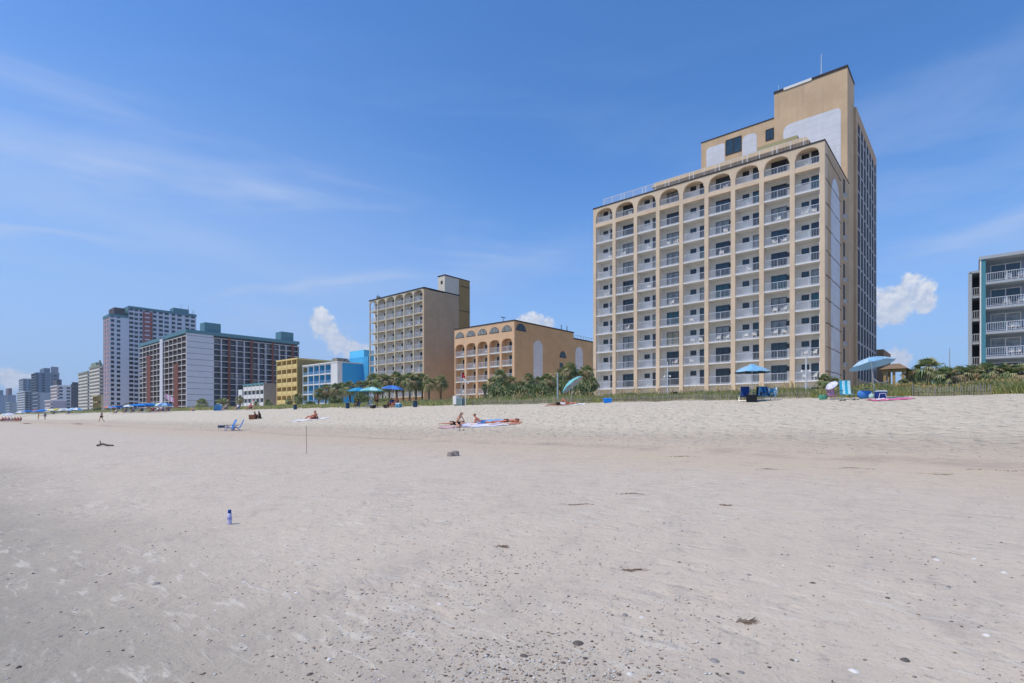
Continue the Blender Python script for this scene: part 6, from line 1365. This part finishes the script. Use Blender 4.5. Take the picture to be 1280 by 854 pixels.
    for i, s in enumerate(spec):
        kind, px, Y, yt, w, m, lab = s[:7]; a = P(px, Y); d = at(px, Y)[1]; h = max(1.9, zat(yt, d)-a[2])
        if kind == 'tent': tent(lab, a, w, min(h, 3.3), m, R(10))
        else: umbrella(lab, a, w, min(h, 3.2), m, s[7], m, ribs=False, group='far beach umbrellas', dome=.42)
    a = P(207, 37.5); d = at(207, 37.5)[1]; t = thing('flag_pole', 'thin pole with a pink and white flag above the crowded umbrellas', 'flag pole', a); h1 = zat(492, d)-a[2]; mb = MB(); mb.tube((0, 0, -.1), (0, 0, h1), .05, .04, 6); mb.build('pole', M_POLE, t)
    mb = MB(); u = Vector((CA, SA, 0))
    for k in range(5):
        a0 = u*(.05+.35*k)+V(0, 0, h1-.2*k); a1 = u*(.05+.35*(k+1))+V(0, 0, h1-.2*(k+1)); mb.cur = k % 2
        mb.add([tuple(a0), tuple(a1), tuple(a1-V(0, 0, 1.1)), tuple(a0-V(0, 0, 1.1)), tuple(a0+V(0, .02, 0)), tuple(a1+V(0, .02, 0)), tuple(a1-V(0, -.02, 1.1)), tuple(a0-V(0, -.02, 1.1))], [(0, 1, 2, 3), (7, 6, 5, 4), (0, 4, 5, 1), (3, 2, 6, 7)])
    mb.build('flag', [M_PINK, M_WCL], t)
    # walkers
    a = PG(127, 528); person('lone walker in dark shorts and a grey shirt crossing the far sand', a, R(-30), 'walk', 'm', 0, 'grey', (('trunks', M_BLK), ('shirt', mat('grey_shirt', '#8b8f96'))))
    a = PG(48, 524.3); person('far person in yellow shorts standing below the bright blue canopies', a, R(15), 'stand', 'm', 0, 'brown', (('trunks', M_YEL),)); a = PG(56.3, 524.8); person('far person in dark clothes standing right of the yellow shorts', a, R(45), 'walk', 'm', 2, 'dark', (('trunks', M_NAVY), ('shirt', M_NAVY)))
    # far left cluster on chairs
    far = [(1.5, 527.5, 'chair', 'm', 3, (('trunks', M_BLK),), 'sunburnt person sitting at the very left edge', M_BLK), (5, 527.3, 'chair', 'f', 3, (('brief', M_PINK), ('top', M_PINK)), 'person in pink sitting near the left edge', M_PINK), (9, 527.2, 'chair', 'f', 1, (('shirt', M_PINK), ('brief', M_PINK)), 'person in a pink shirt sitting second from the left edge', M_BLK),
           (13, 527, 'chair', 'f', 1, (('shirt', M_WCL), ('brief', M_WCL)), 'person in a white shirt in the far left cluster', M_GREYU), (17, 527, 'chair', 'm', 0, (('shirt', mat('olive_shirt', '#8c8a6a', .8)), ('trunks', M_DARK)), 'person in an olive shirt in the far left cluster', M_DARK), (20.5, 527.2, 'chair', 'm', 3, (('trunks', M_REDF),), 'person in red shorts in the far left cluster', M_REDF), (24, 527.4, 'chair', 'f', 3, (('brief', M_BLK), ('top', M_BLK)), 'person in black at the right of the far left cluster', M_REDF)]
    for px, py, k, sx, sk, cl, lab, cm in far: a = PG(px, py); beach_chair('low chair of the '+lab, a, R(25), cm, None); person(lab, a, R(25), k, sx, sk, 'dark', cl)
    crowd = [(165, 'm', 0, M_NAVY, 'person sitting under the dark navy canopy'), (176, 'f', 3, M_BLK, 'person sitting at the left end of the bright blue canopies'), (190, 'm', 2, M_REDF, 'person in red sitting under the turquoise umbrella'), (196, 'f', 1, M_WCL, 'person in white sitting under the pale green umbrella'),
             (202, 'm', 3, M_NAVY, 'person sitting between the pale green and the royal blue umbrellas'), (209, 'f', 0, M_DARK, 'person at the right end of the crowded umbrellas'), (144, 'm', 1, M_WCL, 'person in white sitting right of the orange striped umbrella'), (156, 'f', 3, M_BLK, 'person sitting right of the bright blue small canopy'), (67, 'm', 2, M_BLK, 'person sitting under the yellow umbrella'), (85, 'f', 1, M_NAVY, 'person in navy between the white and pale blue far umbrellas')]
    for px, sx, sk, m, lab in crowd:
        Y = 33.6; a = P(px, Y); beach_chair('folding chair under the '+lab, a, R(30), M_BLUEF if m != M_WCL else M_NAVY, None); person(lab, a, R(30), 'chair', sx, sk, 'dark' if sk != 1 else 'brown', (('shirt', m), ('trunks' if sx == 'm' else 'brief', M_BLK)))
distance_beach()

# ================================================================== shells, pebbles, seaweed
M_SH = [mat('shell_white', '#d8d2c8', .5, .1, 20), mat('shell_grey', '#8d867f', .6, .15, 20), mat('shell_dark', '#655c54', .6, .15, 20), mat('shell_tan', '#a98f77', .6, .15, 20)]
def shell_mesh(s, mi, seed):
    """ribbed half shell lying hollow side down"""
    rnd = random.Random(seed); mb = MB(); n, m = 14, 6; asp = rnd.uniform(.6, 1.0)
    for off in (0, -.12):
        for j in range(m+1):
            for i in range(n):
                a = 2*math.pi*i/n; u = j/m; r = s*u*(1+.06*math.sin(a*7))*(1.15 if math.cos(a) > 0 else .95); mb.v.append((r*math.cos(a), r*math.sin(a)*asp, s*(.45*(1-u*u)+off*(1-u*.6))))
    q = n*(m+1)
    for o_ in (0, q):
        for j in range(m):
            for i in range(n): a = o_+j*n+i; b = o_+j*n+(i+1) % n; f = (a, a+n, b+n, b); mb.f.append(f if o_ == 0 else f[::-1]); mb.mi.append(0)
    for i in range(n): a = m*n+i; b = m*n+(i+1) % n; mb.f.append((a, a+q, b+q, b)); mb.mi.append(0)
    return mb.mesh('shell', M_SH[mi], True)
big = [(196, 730, 1, .034, 'grey elongated shell on the bare sand at lower left'), (305, 728, 0, .022, 'pale shell near the lower left centre'), (371, 741, 0, .02, 'whitish shell in the lower left pebbles'), (412, 824, 0, .022, 'white shell near the bottom edge at left'), (388, 843, 2, .022, 'dark shell near the bottom edge at left'), (549, 755, 0, .02, 'white shell in the pebble patch'),
       (722, 805, 2, .036, 'dark open shell at the bottom centre'), (781, 769, 1, .030, 'grey-white shell in the centre foreground'), (803, 772, 0, .022, 'pale shell just right of the grey-white one'), (655, 820, 2, .028, 'dark brown shell left of the bottom centre'), (893, 826, 1, .030, 'grey shell at the bottom right of centre'), (1067, 839, 0, .030, 'large white shell at the bottom right'),
       (1132, 825, 2, .030, 'dark shell half buried near the bottom right'), (1110, 748, 2, .024, 'black shell in the right foreground'), (1186, 734, 1, .026, 'grey shell in the right foreground'), (1171, 700, 0, .030, 'pale shell in the right middle ground'), (1218, 699, 0, .026, 'pale shell far right in the middle ground'), (1255, 716, 0, .028, 'pale ribbed shell near the right edge'),
       (1016, 729, 2, .026, 'dark shell right of the centre foreground'), (937, 719, 1, .022, 'small grey shell in the right centre'), (849, 703, 2, .02, 'small dark shell in the centre right'), (979, 707, 0, .018, 'small white shell in the centre right'), (1232, 794, 0, .024, 'white shell near the lower right edge'), (788, 843, 0, .020, 'white shell at the bottom centre right'), (704, 829, 2, .018, 'small dark shell at the bottom centre'),
       (270, 763, 0, .016, 'tiny white shell at lower left'), (448, 700, 2, .018, 'dark shell fragment above the pebble patch'), (926, 841, 1, .022, 'grey shell at the bottom edge right of centre'), (786, 680, 0, .016, 'white shell in mid beach, centre'), (903, 650, 0, .018, 'white shell beyond the right centre')]
for i, (px, py, mi, s, lab) in enumerate(big):
    a = PG(px, py); o = link('shell', shell_mesh(s, mi, i), None, (a[0], a[1], a[2]-.002), (random.uniform(-.15, .15), random.uniform(-.15, .15), random.uniform(0, 6.28))); tag(o, lab, 'shell', 'larger shells on the near sand')
def litter(name, label, pts, smin, smax, seed, mats):
    g = np.random.default_rng(seed); n = len(pts); base = np.array([(1, 0, 0), (.3, .9, 0), (-.8, .5, 0), (-.7, -.6, 0), (.4, -.9, 0), (.1, .1, .55), (-.1, -.1, -.4)], float)
    fc = [(0, 1, 5), (1, 2, 5), (2, 3, 5), (3, 4, 5), (4, 0, 5), (1, 0, 6), (2, 1, 6), (3, 2, 6), (4, 3, 6), (0, 4, 6)]
    s = smin*(smax/smin)**(g.random(n)**2.2); V_ = base[None]*(1+g.uniform(-.3, .3, (n, 7, 3))); V_[:, :, 2] *= g.uniform(.35, 1.0, (n, 1)); V_ *= s[:, None, None]; a = g.uniform(0, 6.28, n); el = g.uniform(.5, 1, n)
    x = V_[:, :, 0]; y = V_[:, :, 1]*el[:, None]; c, sn = np.cos(a)[:, None], np.sin(a)[:, None]; z = V_[:, :, 2]+s[:, None]*.15; Z = H(pts[:, 0], pts[:, 1])
    W_ = np.stack([pts[:, 0:1]+x*c-y*sn, pts[:, 1:2]+x*sn+y*c, Z[:, None]+z], -1).reshape(-1, 3); F = (np.arange(n)[:, None, None]*7+np.array(fc)[None]).reshape(-1, 3)
    me = bpy.data.meshes.new(name); me.vertices.add(len(W_)); me.vertices.foreach_set('co', W_.ravel().astype(np.float32)); me.loops.add(F.size); me.loops.foreach_set('vertex_index', F.ravel().astype(np.int32)); me.polygons.add(len(F))
    me.polygons.foreach_set('loop_start', np.arange(0, F.size, 3, dtype=np.int32)); me.polygons.foreach_set('loop_total', np.full(len(F), 3, np.int32)); me.polygons.foreach_set('material_index', np.repeat(g.integers(0, len(mats), n), 10).astype(np.int32))
    for m in mats: me.materials.append(m)
    me.update(calc_edges=True); tag(link(name, me), label, 'shell litter', kind='stuff')
def scatter(n, fpx, seed):
    g = np.random.default_rng(seed); out = []
    px, py = fpx(g, n); t = (px-640)/FPX; e = (py-HZ)/FPX; d = 1.38/np.maximum(e, .02)
    for _ in range(4): X = d*(-SA+t*CA); Y = d*(CA+t*SA); d = (EYE-H(X, Y))/np.maximum(e, .02)
    X = d*(-SA+t*CA); Y = d*(CA+t*SA); k = waves(X, Y, 2.2, 3, 8)+.5*waves(X, Y, .9, 14, 8); keep = g.random(n) < np.clip(.5+1.1*k, .05, 1); return np.stack([X[keep], Y[keep]], -1)
W4 = [M_SH[0], M_SH[0], M_SH[0], M_SH[1], M_SH[3], M_SH[3], M_SH[2], mat('pebble_brown', '#85766a', .7, .15, 20)]
litter('pebbles', 'dense patch of small pebbles and shell bits in the centre foreground', scatter(15000, lambda g, n: (g.normal(590, 120, n), 680+g.random(n)**.8*195), 1), .0018, .013, 1, W4)
litter('pebbles', 'looser spread of pebbles and shell bits over the right foreground', scatter(6000, lambda g, n: (g.uniform(560, 1330, n), 600+g.random(n)**1.3*270), 2), .0022, .015, 2, W4)
litter('pebbles', 'sparse shell bits over the left and middle sand', scatter(4500, lambda g, n: (g.uniform(-40, 900, n), 555+g.random(n)**1.5*310), 3), .003, .017, 3, W4)
litter('shell_line', 'line of shell fragments along the foot of the berm', np.stack([rng.uniform(-60, 40, 5000), 18.6+rng.normal(0, .9, 5000)], -1), .006, .035, 4, [M_SH[0], M_SH[1], M_SH[3], M_SH[2]])
litter('berm_debris', 'dark scraps and shell bits strewn over the dry upper beach', np.stack([rng.uniform(-70, 40, 3600), rng.uniform(20, 37.5, 3600)], -1), .01, .05, 5, [M_SH[1], M_SH[2], M_SH[0], M_SH[3]])
sw = [(723, 631, 30, 'brown strand of seaweed in mid beach, left of two'), (786, 618, 36, 'brown strand of seaweed in mid beach, right of two'), (1068, 586, 46, 'thin seaweed strand below the berm, right of centre'), (1240, 588, 60, 'long seaweed line near the right edge'), (1170, 593, 34, 'short seaweed line left of the long one'), (930, 777, 22, 'small tangle of reddish weed in the foreground'), (790, 713, 26, 'loose brown weed scraps in the centre'),
      (852, 571, 30, 'thin dark seaweed streak at the berm foot'), (960, 587, 34, 'faint seaweed streak below the berm, centre right'), (628, 684, 14, 'small weed clump above the pebble patch'), (905, 632, 14, 'tiny weed scrap beyond the right centre')]
for i, (px, py, w, lab) in enumerate(sw):
    a = PG(px, py); d = at(px, a[1])[1]; L = w/FPX*d; rnd = random.Random(i+50); mb = MB()
    for k in range(60):
        u = rnd.gauss(0, .24); p = Vector((u*L, rnd.gauss(0, L*.035*max(1, d/8))+L*.16*math.sin(u*5+i), .004)); an = rnd.gauss(0, .9); l = rnd.uniform(.02, .06)*max(1, d/12); mb.tube(p, p+Vector((math.cos(an)*l, math.sin(an)*l, rnd.uniform(0, .3)*l)), .0022*max(1, d/10), .0014*max(1, d/10), 4)
    tag(mb.build('seaweed', mat('seaweed_brown', '#83705c', .95, .2, 9), None, a, YAW+R(-12)), lab, 'seaweed')

# ================================================================== sea air
def haze():
    mb = MB(); mb.box(-2650, 2650, -2650, 2650, -7, 76.5); m = bpy.data.materials.new('haze'); m.use_nodes = True; h = NT(m.node_tree); h.N.clear()
    v = h.n('ShaderNodeVolumePrincipled'); v.inputs['Color'].default_value = (.80, .90, 1.0, 1); v.inputs['Density'].default_value = HAZE; v.inputs['Anisotropy'].default_value = .3
    o = h.n('ShaderNodeOutputMaterial'); h.L.new(v.outputs[0], o.inputs['Volume'])
    tag(mb.build('haze', m), kind='stuff')
HAZE = 0.00022
haze()
